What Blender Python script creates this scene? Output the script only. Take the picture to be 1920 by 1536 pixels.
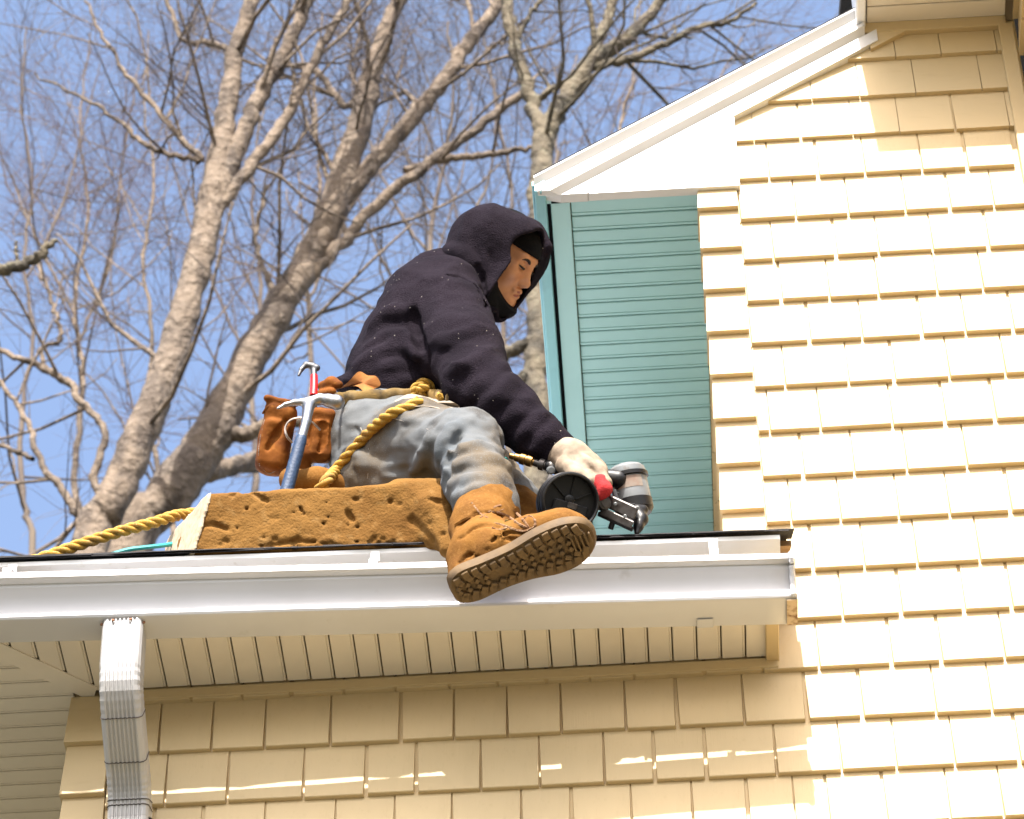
import bpy, math, random
import numpy as np
from mathutils import Vector, Matrix

for _o in list(bpy.data.objects):
    bpy.data.objects.remove(_o, do_unlink=True)
SC = bpy.context.scene
COL = SC.collection
random.seed(7)
RNG = np.random.default_rng(11)

# ------------------------------------------------------------------ camera
FPX = 6600.0                                   # focal length in photograph pixels (1920 wide)
PITCH, ROLL, YAW = math.radians(42.3), math.radians(1.34), math.radians(2.57)
CAM = np.array([0.0, -5.85, 1.6])
_fh = np.array([-math.sin(YAW), math.cos(YAW), 0.0])
CF = _fh * math.cos(PITCH) + np.array([0, 0, 1.0]) * math.sin(PITCH)
_r = np.cross(CF, [0, 0, 1.0]); _r /= np.linalg.norm(_r)
_u = np.cross(_r, CF)
CR = _r * math.cos(ROLL) - _u * math.sin(ROLL)
CU = _u * math.cos(ROLL) + _r * math.sin(ROLL)
cam_data = bpy.data.cameras.new('camera')
cam_data.sensor_width = 36.0
cam_data.lens = 36.0 * FPX / 1920.0
cam_data.clip_end = 3000.0
cam_data.dof.use_dof = True
cam_data.dof.focus_distance = 7.15
cam_data.dof.aperture_fstop = 13.0
cam_ob = bpy.data.objects.new('camera', cam_data)
COL.objects.link(cam_ob)
_m = Matrix.Identity(4)
for i in range(3):
    _m[i][0], _m[i][1], _m[i][2], _m[i][3] = CR[i], CU[i], -CF[i], CAM[i]
cam_ob.matrix_world = _m
SC.camera = cam_ob
SC.render.resolution_x, SC.render.resolution_y = 1024, 819

# ------------------------------------------------------------------ sky, sun, exposure
SUN_TRAVEL = Vector((0.05, 1.0, -1.175)).normalized()
sun_el = math.asin(-SUN_TRAVEL.z)
world = bpy.data.worlds.new('World'); SC.world = world
world.use_nodes = True
wn = world.node_tree.nodes; wl = world.node_tree.links
wn.clear()
sky = wn.new('ShaderNodeTexSky'); sky.sky_type = 'NISHITA'; sky.sun_disc = False
sky.sun_elevation = sun_el
sky.sun_rotation = math.atan2(-SUN_TRAVEL.x, -SUN_TRAVEL.y)
sky.air_density = 0.9; sky.dust_density = 4.0; sky.ozone_density = 0.4
bg = wn.new('ShaderNodeBackground'); bg.inputs['Strength'].default_value = 0.142
wo = wn.new('ShaderNodeOutputWorld')
wl.new(sky.outputs[0], bg.inputs[0]); wl.new(bg.outputs[0], wo.inputs[0])
sd = bpy.data.lights.new('sun', 'SUN'); sd.energy = 4.1; sd.angle = math.radians(0.5); sd.color = (1.0, 0.95, 0.88)
so = bpy.data.objects.new('sun', sd); COL.objects.link(so)
so.rotation_euler = SUN_TRAVEL.to_track_quat('-Z', 'Y').to_euler()
so.location = (0, -10, 20)
vs = SC.view_settings
vs.view_transform = 'Standard'; vs.look = 'None'; vs.gamma = 1.0; vs.use_curve_mapping = False
vs.exposure = 1.58

# ------------------------------------------------------------------ pixel -> place helpers
def pray(px, py):
    return CF + CR * (px - 960) / FPX - CU * (py - 768) / FPX
def K(px, py, Y):
    d = pray(px, py); return CAM + d * ((Y - CAM[1]) / d[1])
def KZ(px, py, Z):
    d = pray(px, py); return CAM + d * ((Z - CAM[2]) / d[2])
def KX(px, py, X):
    d = pray(px, py); return CAM + d * ((X - CAM[0]) / d[0])
def V3(p): return np.asarray(p, float)

# ------------------------------------------------------------------ materials
MATS = {}
def mat(name, color, rough=0.6, metal=0.0, spec=0.5, noise=None, bump=None, var=None, extra=None):
    """procedural principled material. noise=(scale, color2, lo, hi[,detail]) mixes a second colour;
    bump=(scale,strength,dist[,detail]); var = per-object brightness spread"""
    if name in MATS: return MATS[name]
    m = bpy.data.materials.new(name); m.use_nodes = True
    nt = m.node_tree; N = nt.nodes; L = nt.links
    b = N['Principled BSDF']
    b.inputs['Roughness'].default_value = rough; b.inputs['Metallic'].default_value = metal
    b.inputs['Specular IOR Level'].default_value = spec
    tc = N.new('ShaderNodeTexCoord'); co = tc.outputs['Object']
    rgb = N.new('ShaderNodeRGB'); rgb.outputs[0].default_value = (*color, 1)
    cur = rgb.outputs[0]
    layers = noise if isinstance(noise, list) else ([noise] if noise else [])
    for nz in layers:
        t = N.new('ShaderNodeTexNoise'); t.inputs['Scale'].default_value = nz[0]
        t.inputs['Detail'].default_value = nz[4] if len(nz) > 4 else 4.0
        if len(nz) > 5:
            mp = N.new('ShaderNodeMapping'); mp.inputs['Scale'].default_value = nz[5]
            L.new(co, mp.inputs[0]); L.new(mp.outputs[0], t.inputs['Vector'])
        else: L.new(co, t.inputs['Vector'])
        mr = N.new('ShaderNodeMapRange'); mr.inputs[1].default_value = nz[2]; mr.inputs[2].default_value = nz[3]
        L.new(t.outputs['Fac'], mr.inputs[0])
        mx = N.new('ShaderNodeMix'); mx.data_type = 'RGBA'
        mx.inputs['B'].default_value = (*nz[1], 1)
        L.new(cur, mx.inputs['A']); L.new(mr.outputs[0], mx.inputs['Factor'])
        cur = mx.outputs['Result']
    if var:
        oi = N.new('ShaderNodeObjectInfo')
        mr = N.new('ShaderNodeMapRange'); mr.inputs[3].default_value = 1 - var; mr.inputs[4].default_value = 1 + var
        L.new(oi.outputs['Random'], mr.inputs[0])
        hs = N.new('ShaderNodeHueSaturation'); L.new(mr.outputs[0], hs.inputs['Value']); L.new(cur, hs.inputs['Color'])
        cur = hs.outputs[0]
    if extra: cur = extra(N, L, co, cur, b) or cur
    L.new(cur, b.inputs['Base Color'])
    if bump:
        t = N.new('ShaderNodeTexNoise'); t.inputs['Scale'].default_value = bump[0]
        t.inputs['Detail'].default_value = bump[3] if len(bump) > 3 else 3.0
        if len(bump) > 4:
            mp = N.new('ShaderNodeMapping'); mp.inputs['Scale'].default_value = bump[4]
            L.new(co, mp.inputs[0]); L.new(mp.outputs[0], t.inputs['Vector'])
        else: L.new(co, t.inputs['Vector'])
        bp = N.new('ShaderNodeBump'); bp.inputs['Strength'].default_value = bump[1]; bp.inputs['Distance'].default_value = bump[2]
        L.new(t.outputs['Fac'], bp.inputs['Height']); L.new(bp.outputs[0], b.inputs['Normal'])
    MATS[name] = m
    return m

# ------------------------------------------------------------------ mesh helpers
ORG = {}
def root(name, loc, label, cat, group=None):
    o = bpy.data.objects.new(name, None); COL.objects.link(o)
    o.location = loc; o.empty_display_size = 0.05
    ORG[o] = V3(loc)
    o['label'] = label; o['category'] = cat
    if group: o['group'] = group
    return o
def make(name, verts, faces, m, parent=None, smooth=False, label=None, sharp=None):
    """verts in world coordinates; linked as one mesh object under parent"""
    v = np.asarray(verts, float)
    org = ORG.get(parent, np.zeros(3)) if parent is not None else np.zeros(3)
    me = bpy.data.meshes.new(name)
    me.from_pydata((v - org).tolist(), [], [tuple(int(i) for i in f) for f in faces])
    if m is not None: me.materials.append(m)
    if smooth:
        me.polygons.foreach_set('use_smooth', [True] * len(me.polygons))
        if sharp: me.set_sharp_from_angle(angle=math.radians(sharp))
    me.update()
    o = bpy.data.objects.new(name, me); COL.objects.link(o)
    if parent is not None:
        o.parent = parent; ORG[o] = org
    if label: o['label'] = label
    return o
def tagtop(o, label, cat, group=None):
    o['label'] = label; o['category'] = cat
    if group: o['group'] = group
    return o
class MB:
    def __init__(s): s.v = []; s.f = []
    def add(s, verts, faces):
        n = len(s.v); s.v.extend([tuple(map(float, p)) for p in verts]); s.f.extend([tuple(i + n for i in f) for f in faces]); return s
    def build(s, name, m, parent=None, smooth=False, sharp=35, **k):
        return make(name, s.v, s.f, m, parent, smooth, sharp=sharp if smooth else None, **k)
    def box(s, c, d, ax=None, bev=0.0):
        c = V3(c); A = np.eye(3) if ax is None else np.asarray(ax, float)
        h = V3(d) / 2
        if bev <= 0:
            vs = [c + A.T @ (h * V3((sx, sy, sz))) for sx in (-1, 1) for sy in (-1, 1) for sz in (-1, 1)]
            return s.add(vs, [(0, 1, 3, 2), (4, 6, 7, 5), (0, 4, 5, 1), (2, 3, 7, 6), (0, 2, 6, 4), (1, 5, 7, 3)])
        # chamfered box: 24 verts
        b = min(bev, *(h * 0.9)); vs = []; idx = {}
        for sx in (-1, 1):
            for sy in (-1, 1):
                for sz in (-1, 1):
                    for a in range(3):
                        q = h - b; q = q.copy(); q[a] = h[a]
                        idx[(sx, sy, sz, a)] = len(vs); vs.append(c + A.T @ (q * V3((sx, sy, sz))))
        fs = []
        for a in range(3):
            o1, o2 = [i for i in range(3) if i != a]
            for sg in (-1, 1):
                q = []
                for (p, r) in ((-1, -1), (1, -1), (1, 1), (-1, 1)):
                    k = [0, 0, 0]; k[a] = sg; k[o1] = p; k[o2] = r; q.append(idx[(*k, a)])
                fs.append(tuple(q))
            for p in (-1, 1):
                for r in (-1, 1):   # edges parallel to axis a
                    k0 = [0, 0, 0]; k0[a] = -1; k0[o1] = p; k0[o2] = r; k1 = list(k0); k1[a] = 1
                    fs.append((idx[(*k0, o1)], idx[(*k1, o1)], idx[(*k1, o2)], idx[(*k0, o2)]))
        for sx in (-1, 1):
            for sy in (-1, 1):
                for sz in (-1, 1):
                    fs.append(tuple(idx[(sx, sy, sz, a)] for a in range(3)))
        return s.add(vs, fs)
    def extrude(s, prof, a, b, closed=True, caps=True):
        """prof: list of 3D points at start given by callable or arrays; a,b arrays of equal-length point lists"""
        n = len(a); vs = list(a) + list(b); fs = []
        for i in range(n if closed else n - 1):
            j = (i + 1) % n; fs.append((i, j, n + j, n + i))
        if caps and closed: fs.append(tuple(range(n))[::-1]); fs.append(tuple(range(n, 2 * n)))
        return s.add(vs, fs)
    def poly_prism(s, pts, off):
        """pts: planar polygon (3D), extruded by vector off"""
        pts = [V3(p) for p in pts]; q = [p + V3(off) for p in pts]
        return s.extrude(None, pts, q)
    def tube(s, path, rad, sides=8, cap=True, flat=None):
        path = [V3(p) for p in path]; n = len(path)
        rad = [rad] * n if np.isscalar(rad) else rad
        t0 = path[1] - path[0]; t0 /= np.linalg.norm(t0)
        ref = np.array([0, 0, 1.0]) if abs(t0[2]) < 0.9 else np.array([1.0, 0, 0])
        u = np.cross(t0, ref); u /= np.linalg.norm(u)
        vs = []
        for i in range(n):
            t = path[min(i + 1, n - 1)] - path[max(i - 1, 0)]; t /= (np.linalg.norm(t) + 1e-12)
            u = u - t * (u @ t); u /= np.linalg.norm(u); w = np.cross(t, u)
            for k in range(sides):
                a = 2 * math.pi * k / sides
                vs.append(path[i] + rad[i] * (u * math.cos(a) + w * math.sin(a)))
        fs = [(i * sides + k, i * sides + (k + 1) % sides, (i + 1) * sides + (k + 1) % sides, (i + 1) * sides + k)
              for i in range(n - 1) for k in range(sides)]
        if cap: fs.append(tuple(range(sides))[::-1]); fs.append(tuple((n - 1) * sides + k for k in range(sides)))
        return s.add(vs, fs)
    def lathe(s, c, axis, prof, sides=24, ref=None):
        """prof: list of (h along axis, radius)"""
        c = V3(c); t = V3(axis); t = t / np.linalg.norm(t)
        r = V3(ref) if ref is not None else (np.array([0, 0, 1.0]) if abs(t[2]) < 0.9 else np.array([1.0, 0, 0]))
        u = np.cross(t, r); u /= np.linalg.norm(u); w = np.cross(t, u)
        vs = []; n = len(prof)
        for h, rr in prof:
            for k in range(sides):
                a = 2 * math.pi * k / sides
                vs.append(c + t * h + rr * (u * math.cos(a) + w * math.sin(a)))
        fs = [(i * sides + k, i * sides + (k + 1) % sides, (i + 1) * sides + (k + 1) % sides, (i + 1) * sides + k)
              for i in range(n - 1) for k in range(sides)]
        fs.append(tuple(range(sides))[::-1]); fs.append(tuple((n - 1) * sides + k for k in range(sides)))
        return s.add(vs, fs)
def spline(pts, n):
    """Catmull-Rom through rows of pts (any dimension) -> n samples"""
    P = np.asarray(pts, float); P = np.vstack([2 * P[0] - P[1], P, 2 * P[-1] - P[-2]])
    m = len(P) - 3; out = []
    for t in np.linspace(0, m - 1e-9, n):
        i = int(t); f = t - i; a, b, c, d = P[i:i + 4]
        out.append(0.5 * ((2 * b) + (c - a) * f + (2 * a - 5 * b + 4 * c - d) * f * f + (3 * b - a - 3 * c + d) * f ** 3))
    return np.array(out)

# ------------------------------------------------------------------ ground
M_ground = mat('ground_earth_grass', (0.0629, 0.0544, 0.0408), 0.95, noise=[(0.6, (0.03825, 0.0442, 0.02125), 0.42, 0.62, 6.0), (9.0, (0.068, 0.0595, 0.04675), 0.5, 0.75, 5.0)], bump=(14, 0.6, 0.05, 5))
g = MB(); S = 900
xs = np.concatenate([[-S, -200, -60], np.linspace(-30, 30, 25), [60, 200, S]])
gv = []; gf = []
for j, y in enumerate(xs):
    for i, x in enumerate(xs):
        z = 0.0 if max(abs(x), abs(y)) > 55 else 0.06 * math.sin(x * 0.31 + 1) * math.cos(y * 0.27)
        gv.append((x, y, z - 0.08))
n = len(xs)
for j in range(n - 1):
    for i in range(n - 1): gf.append((j * n + i, j * n + i + 1, (j + 1) * n + i + 1, (j + 1) * n + i))
go = make('ground', gv, gf, M_ground); go['kind'] = 'structure'

# ------------------------------------------------------------------ house materials
SID = (0.60, 0.475, 0.278)
M_shake = mat('cream_vinyl_shake', SID, 0.55, spec=0.35, var=0.025, noise=[(3.0, (0.57, 0.448, 0.258), 0.45, 0.75, 3.0), (60, (0.55, 0.43, 0.245), 0.60, 0.85, 4.0, (0.25, 1, 1))], bump=(90, 0.25, 0.002, 4, (1.0, 1.0, 0.12)))
M_trim = mat('cream_vinyl_trim', (0.59, 0.46, 0.258), 0.5, spec=0.4, noise=(5.0, (0.55, 0.425, 0.235), 0.5, 0.8))
M_back = mat('vinyl_backing', (0.60, 0.47, 0.25), 0.7)
M_soff = mat('beige_soffit', (0.76, 0.703, 0.608), 0.5, spec=0.4, noise=(7.0, (0.7125, 0.6508, 0.5557), 0.5, 0.8), var=0.012)
M_groove = mat('soffit_recess', (0.20, 0.16, 0.11), 0.8)
M_white = mat('white_aluminium', (0.80, 0.80, 0.80), 0.38, spec=0.5, noise=[(4.0, (0.72, 0.715, 0.70), 0.5, 0.8), (45, (0.66, 0.64, 0.60), 0.64, 0.8)])
M_whitev = mat('white_pvc_board', (0.70, 0.695, 0.685), 0.45, noise=(6, (0.64, 0.63, 0.61), 0.5, 0.8))
M_teal = mat('teal_vinyl', (0.40, 0.68, 0.70), 0.36, spec=0.6, noise=(5.0, (0.37, 0.64, 0.655), 0.5, 0.8), var=0.012)
M_tealf = mat('teal_fascia_film', (0.24, 0.54, 0.60), 0.35, spec=0.6, noise=(9.0, (0.17, 0.39, 0.45), 0.5, 0.8))
M_dark = mat('dark_gap', (0.012, 0.012, 0.014), 0.9)
M_shing = mat('asphalt_shingle', (0.022, 0.021, 0.023), 0.95, noise=(900, (0.085, 0.08, 0.08), 0.60, 0.72, 2.0), bump=(700, 0.8, 0.002, 2))
M_wood = mat('roof_sheathing', (0.42, 0.26, 0.12), 0.8, noise=(30, (0.25, 0.14, 0.06), 0.4, 0.7))
M_gutter = mat('gutter_enamel', (0.528, 0.5324, 0.5544), 0.33, spec=0.5, noise=[(3.5, (0.4664, 0.4664, 0.4752), 0.45, 0.8, 5.0), (18, (0.3344, 0.3168, 0.2904), 0.66, 0.9, 6.0)])
M_gutbot = M_gutter
M_downsp = mat('downspout_enamel', (0.352, 0.352, 0.3564), 0.35, spec=0.5, noise=[(3, (0.3872, 0.3784, 0.352), 0.45, 0.75), (14, (0.2112, 0.1936, 0.1672), 0.63, 0.85, 6.0, (3.0, 3.0, 0.5))])
M_rust = mat('rusty_screw', (0.16, 0.07, 0.03), 0.7, metal=0.3)
M_seal = mat('gutter_sealant', (0.62, 0.63, 0.66), 0.18, spec=0.7, bump=(40, 0.9, 0.008))

ZS = 6.168                                   # lower soffit height at the wall
REV = 0.1337                                 # shake reveal
ZROW0 = 8.0117                               # butt height of the highest full row
XC_L, XC_U, XP_U, XT = -1.214, 0.186, 0.284, 0.955   # wall corner, upper corner, post edge, trim
ZT = 7.608                                   # teal soffit height

house = root('house', (0.0, 0.0, 0.0), 'cream shake-sided house with white gutter and teal upper soffit', 'house')

def extr(prof2, P0, P1, ax_u, ax_v, mb=None):
    """extrude 2D profile (u,v) from P0 to P1"""
    mb = mb or MB(); u = V3(ax_u); v = V3(ax_v)
    a = [V3(P0) + u * p[0] + v * p[1] for p in prof2]; b = [V3(P1) + u * p[0] + v * p[1] for p in prof2]
    return mb.extrude(None, a, b)

# sheathing behind the shakes (one wall, L-shaped outline following the rake)
RK0, RK1 = K(1000, 335, -0.045), K(1590, 27, -0.045)      # outer top edge of the rake
RKT = (RK1 - RK0) / np.linalg.norm(RK1 - RK0); RKT[1] = 0; RKT /= np.linalg.norm(RKT)
RKN = np.array([-RKT[2], 0, RKT[0]])
def rkpt(n, out, X):
    p = RK0 + RKN * n; p = p + RKT * ((X - p[0]) / RKT[0]); p[1] = -out; return p
def rake_z(X, n): return rkpt(n, 0, X)[2]
zt_l, zt_r = rake_z(XC_U, -0.10), rake_z(0.62, -0.10)
sheath = MB()
sheath.poly_prism([(XC_L + .01, 0, 4.9), (1.0, 0, 4.9), (1.0, 0, 8.30), (0.72, 0, 8.30), (0.60, 0, rake_z(.60, -.04)), (XC_U + .01, 0, rake_z(XC_U, -.04)), (XC_U + .01, 0, ZS + .2), (XC_L + .01, 0, ZS + .2)], (0, 0.1, 0))
wall = sheath.build('wall', M_back, house)

# shakes: one shared wedge, scaled to each width
wedge = bpy.data.meshes.new('shake')
HT = REV + 0.004
def wedge_mesh(name, ht, t0=0.004, t1=0.017):
    me = bpy.data.meshes.new(name); c = 0.0015
    e = .022
    v = [(-.5 + e, -t1 + c, 0), (.5 - e, -t1 + c, 0), (.5, 0, 0.0), (-.5, 0, 0.0), (-.5 + e * .3, -t0, ht), (.5 - e * .3, -t0, ht), (.5, 0, ht), (-.5, 0, ht), (-.5 + e, -t1, c), (.5 - e, -t1, c)]
    f = [(0, 3, 2, 1), (0, 1, 9, 8), (8, 9, 5, 4), (4, 5, 6, 7), (0, 8, 4, 7, 3), (1, 2, 6, 5, 9), (3, 7, 6, 2)]
    me.from_pydata(v, [], f); me.materials.append(M_shake); me.update(); return me
W_FULL = wedge_mesh('shake', HT)
def shake(x0, x1, zb, zt=None, parent=wall, clip=None, y=0.0):
    if x1 - x0 < 0.012: return
    if clip is None and zt is None:
        o = bpy.data.objects.new('shake', W_FULL)
        o.location = ((x0 + x1) / 2, y - 0.001 - random.random() * .0012, zb); o.scale = (x1 - x0, 1, 1)
        o.rotation_euler = (random.uniform(-.004, .004), random.uniform(-.0035, .0035), random.uniform(-.004, .004))
        COL.objects.link(o); o.parent = parent
    else:                                    # cut by the rake line: top edge follows clip(x)
        ht = HT; t0, t1 = .004, .017
        def yy(z): return y - (t1 + (t0 - t1) * (z - zb) / ht)
        xa, xb = x0, x1
        if clip:
            za, zc = min(clip(xa), zb + ht), min(clip(xb), zb + ht)
            if zc < zb + .004: return
            pts = []
            if za < zb:                      # left corner cut away: start where the line meets the butt
                lo, hi = xa, xb
                for _ in range(30):
                    mdl = (lo + hi) / 2
                    if clip(mdl) < zb: lo = mdl
                    else: hi = mdl
                xa = hi; za = zb + .001
            pts = [(xa, zb), (xb, zb), (xb, zc)]
            if zc >= zb + ht - 1e-6 and za < zb + ht - 1e-6:
                lo, hi = xa, xb
                for _ in range(30):
                    mdl = (lo + hi) / 2
                    if clip(mdl) < zb + ht: lo = mdl
                    else: hi = mdl
                pts.append((hi, zb + ht))
            pts.append((xa, za))
        else: pts = [(xa, zb), (xb, zb), (xb, zt), (xa, zt)]
        mb = MB(); fr = [(px_, yy(pz), pz) for px_, pz in pts]; bk = [(px_, y + .0005, pz) for px_, pz in pts]
        mb.extrude(None, fr, bk); mb.build('shake', M_shake, parent)

def seams(row, xs_px, ypx):                  # photo seam pixels -> wall X
    return [K(x, y, -.015)[0] for x, y in zip(xs_px, ypx)]
rows_px = {   # row index from ZROW0: (zoom origin, scale, seam x list, y0,y1)
 0: ((960, 0), 2.0, [1440, 1610, 1820], 230, 205),
 1: ((960, 0), 2.0, [1125, 1305, 1515, 1765, 1850], 385, 345),
 2: ((960, 0), 2.0, [908, 1080, 1280, 1455, 1660, 1868], 545, 490),
 3: ((960, 0), 2.0, [965, 1145, 1325, 1540, 1705, 1890], 690, 635),
 4: ((1360, 340), 2.743, [365, 635, 930, 1153, 1385], 215, 150),
 5: ((1360, 340), 2.743, [248, 567, 790, 1068, 1350], 425, 355),
 6: ((1360, 340), 2.743, [284, 537, 790, 1093, 1328], 645, 580),
 7: ((1360, 340), 2.743, [430, 707, 1010, 1240, 1480], 860, 800),
 8: ((1360, 340), 2.743, [308, 637, 865, 1155, 1443], 1085, 1015),
 9: ((1360, 340), 2.743, [228, 490, 862, 1128, 1385], 1310, 1255),
 10: ((1360, 340), 2.743, [395, 663, 935, 1245], 1530, 1490),
 11: ((1480, 960), 4.364, [-250, 15, 420, 898, 1315, 1805], 120, 40),
 12: ((1480, 960), 4.364, [-240, 188, 615, 1048, 1560], 530, 430),
 13: ((1480, 960), 4.364, [-420, -20, 437, 907, 1425, 1815], 915, 830),
 14: ((1100, 1180), 4.174, [-1900, -1500, -1080, -700, -330, 20, 365, 908, 1375, 1815, 2380, 2770, 3280], 320, 290),
 15: ((1100, 1180), 4.174, [305, 700, 1235, 1720, 2150, 2740, 3180], 760, 700),
 16: ((1100, 1180), 4.174, [140, 525, 930, 1490, 2000, 2430, 2890, 3390], 1200, 1120),
 17: ((1100, 1180), 4.174, [350, 830, 1255, 1630, 1880, 2330, 2840, 3260], 1480, 1440),
}
left_px = {   # lower wall, left of the list above
 15: ([670, 1010, 1350, 1775], (100, 1250), 3.43, [372, 722, 1066, 1415, 1833], (640, 1220), 3.43, 580),
 16: ([712, 1112, 1602], (100, 1250), 3.43, [148, 470, 895, 1275, 1690], (640, 1220), 3.43, 880),
 17: ([350, 950, 1355, 1810], (100, 1250), 3.43, [340, 707, 1153, 1468, 1860], (640, 1220), 3.43, 960),
}
WIDEGAP = {}
for r in range(-1, 22):
    zb = ZROW0 - REV * r
    xsw = []
    if r in rows_px:
        og, sc, lst, ya, yb = rows_px[r]
        for i, x in enumerate(lst):
            t = i / max(1, len(lst) - 1); xsw.append(K(og[0] + x / sc, og[1] + (ya + (yb - ya) * t) / sc, -.015)[0])
        if r in left_px:
            a, o1, s1, b, o2, s2, yy_ = left_px[r]
            zl = [K(o1[0] + x / s1, o1[1] + yy_ / s1, -.015)[0] for x in a] + [K(o2[0] + x / s2, o2[1] + yy_ / s2, -.015)[0] for x in b]
            xsw = [q for q in zl if q < xsw[0] - .04] + xsw
        xsw = sorted(xsw)
    xl = XP_U if r < 14 else (XC_L + 0.095)
    if r < 3: xl = XP_U - .02
    xr = XT + .004
    xsw = [x for x in xsw if xl + .02 < x < xr - .015]
    if not xsw: xsw = [xl + .07]
    while xsw[0] - xl > .17: xsw.insert(0, max(xl + .03, xsw[0] - random.uniform(.10, .155)))
    while xr - xsw[-1] > .17: xsw.append(min(xr - .03, xsw[-1] + random.uniform(.10, .155)))
    ed = [xl] + xsw + [xr]
    if r >= 0:                                # continuous course behind the joints
        cb = MB(); xa_, xb_ = xl, xr - .004
        if r <= 2: xa_ = max(xl, RK0[0] + (zb + .02 - (RK0 + RKN * -.05)[2]) / RKT[2] * RKT[0] + (RKN * -.05)[0])
        top = zb + REV if r > 2 else min(zb + REV, rake_z(xa_, -.05))
        cb.extrude(None, [(xa_, -.0058, zb + .0006), (xa_, 0, zb + .0006), (xa_, 0, top), (xa_, -.0015, top)], [(xb_, -.0058, zb + .0006), (xb_, 0, zb + .0006), (xb_, 0, zb + REV), (xb_, -.0015, zb + REV)])
        cb.build('shake_course', M_shake, house)
    for i in range(len(ed) - 1):
        gp = 0.0020 if random.random() < .66 else 0.0060
        x0, x1 = ed[i] + (gp if i else 0.001), ed[i + 1]
        dz = random.uniform(-.0012, .0012)
        if r <= 2: shake(x0, x1, zb + dz, clip=lambda X: rake_z(X, -.088))
        elif r == -1: pass
        else: shake(x0, x1, zb + dz)

def corner_post(name, xa, xb, z0, z1, zoff, side):
    """moulded corner: a stack of wider shakes standing proud of the wall, wrapping onto the side wall"""
    cp = MB(); cp.box(((xa + xb) / 2, 0.03, (z0 + z1) / 2), (xb - xa - .01, .06, z1 - z0))
    c = cp.build(name, M_back, house)
    z = zoff
    while z < z1 - .02:
        if z > z0 - REV:
            t1, t0 = .026, .010; zt = min(z + HT, z1); e = .0008
            mb = MB()
            xs0, xs1 = (xa - .006, xb) if side < 0 else (xa, xb + .006)
            xs0t = xs0 + (.005 if side < 0 else 0)
            v = [(xs0, -t1, z), (xs1, -t1, z), (xs1, .001, z), (xs0, .09, z), (xs0t, -t0, zt), (xs1, -t0, zt), (xs1, .001, zt), (xs0t, .09, zt)]
            mb.add(v, [(0, 3, 2, 1), (4, 5, 6, 7), (0, 1, 5, 4), (1, 2, 6, 5), (2, 3, 7, 6), (3, 0, 4, 7)])
            o = mb.build('corner_shake', M_shake, c)
        z += REV
    return c
corner_post('corner_post', XC_U + .006, XP_U - .002, 6.30, ZT - .004, 6.5665 + .012 - 2 * REV, -1)
corner_post('corner_post', XC_L + .008, XC_L + .094, 5.0, ZS - .002, 5.899 + .004 - 6 * REV, -1)

# side wall of the upper block (faces left) with its own courses, and of the lower block
sw = MB(); sw.box((XC_U + .085, 1.6, 6.95), (.1, 3.0, 1.5)); sw.build('side_wall', M_back, house)
for k in range(0, 11):
    zb = 6.5665 - REV * 2 + REV * k
    y0 = 0.095
    for yk in range(9):
        w = random.uniform(.12, .2)
        if zb + HT > ZT - .002: break
        mb = MB(); x = XC_U + .030
        v = [(x - .017, y0, zb), (x - .017, y0 + w - .005, zb), (x + .001, y0 + w - .005, zb), (x + .001, y0, zb), (x - .004, y0, zb + HT), (x - .004, y0 + w - .005, zb + HT), (x + .001, y0 + w - .005, zb + HT), (x + .001, y0, zb + HT)]
        mb.add(v, [(0, 1, 2, 3), (7, 6, 5, 4), (0, 4, 5, 1), (1, 5, 6, 2), (2, 6, 7, 3), (3, 7, 4, 0)]); mb.build('shake', M_shake, bpy.data.objects['side_wall']); y0 += w
sw2 = MB(); sw2.box((XC_L + .06, 2.6, 5.5), (.09, 5.0, 1.3)); sw2.build('side_wall', M_back, house)
bw = MB(); bw.box((0.0, 6.0, 3.2), (2.3, 4.0, 6.3)); bw.box((1.9, 3.2, 4.0), (1.8, 6.0, 8.0)); bw.box((-.12, 2.4, 2.55), (2.2, 4.6, 4.9)); bw.build('rear_walls', M_back, house)

# right trim post and the wall that comes forward beside it
tp = MB(); tp.box((XT + .018, -.014, 7.35), (.036, .028, 1.50), bev=.002); tp.build('corner_trim', M_trim, house)
fw = MB(); fw.box((1.06, -.42, 7.0), (.10, .80, 4.2)); fwo = fw.build('return_wall', M_back, house)
for k in range(-2, 28):
    zb = 5.30 + REV * k
    y1 = -.03
    for q in range(6):
        w = random.uniform(.11, .15); x = 1.012
        mb = MB()
        v = [(x - .020, y1 - w + .004, zb), (x - .020, y1, zb), (x, y1, zb), (x, y1 - w + .004, zb), (x - .006, y1 - w + .004, zb + HT), (x - .006, y1, zb + HT), (x, y1, zb + HT), (x, y1 - w + .004, zb + HT)]
        mb.add(v, [(0, 1, 2, 3), (7, 6, 5, 4), (0, 4, 5, 1), (1, 5, 6, 2), (2, 6, 7, 3), (3, 7, 4, 0)]); mb.build('shake', M_shake, fwo); y1 -= w

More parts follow.
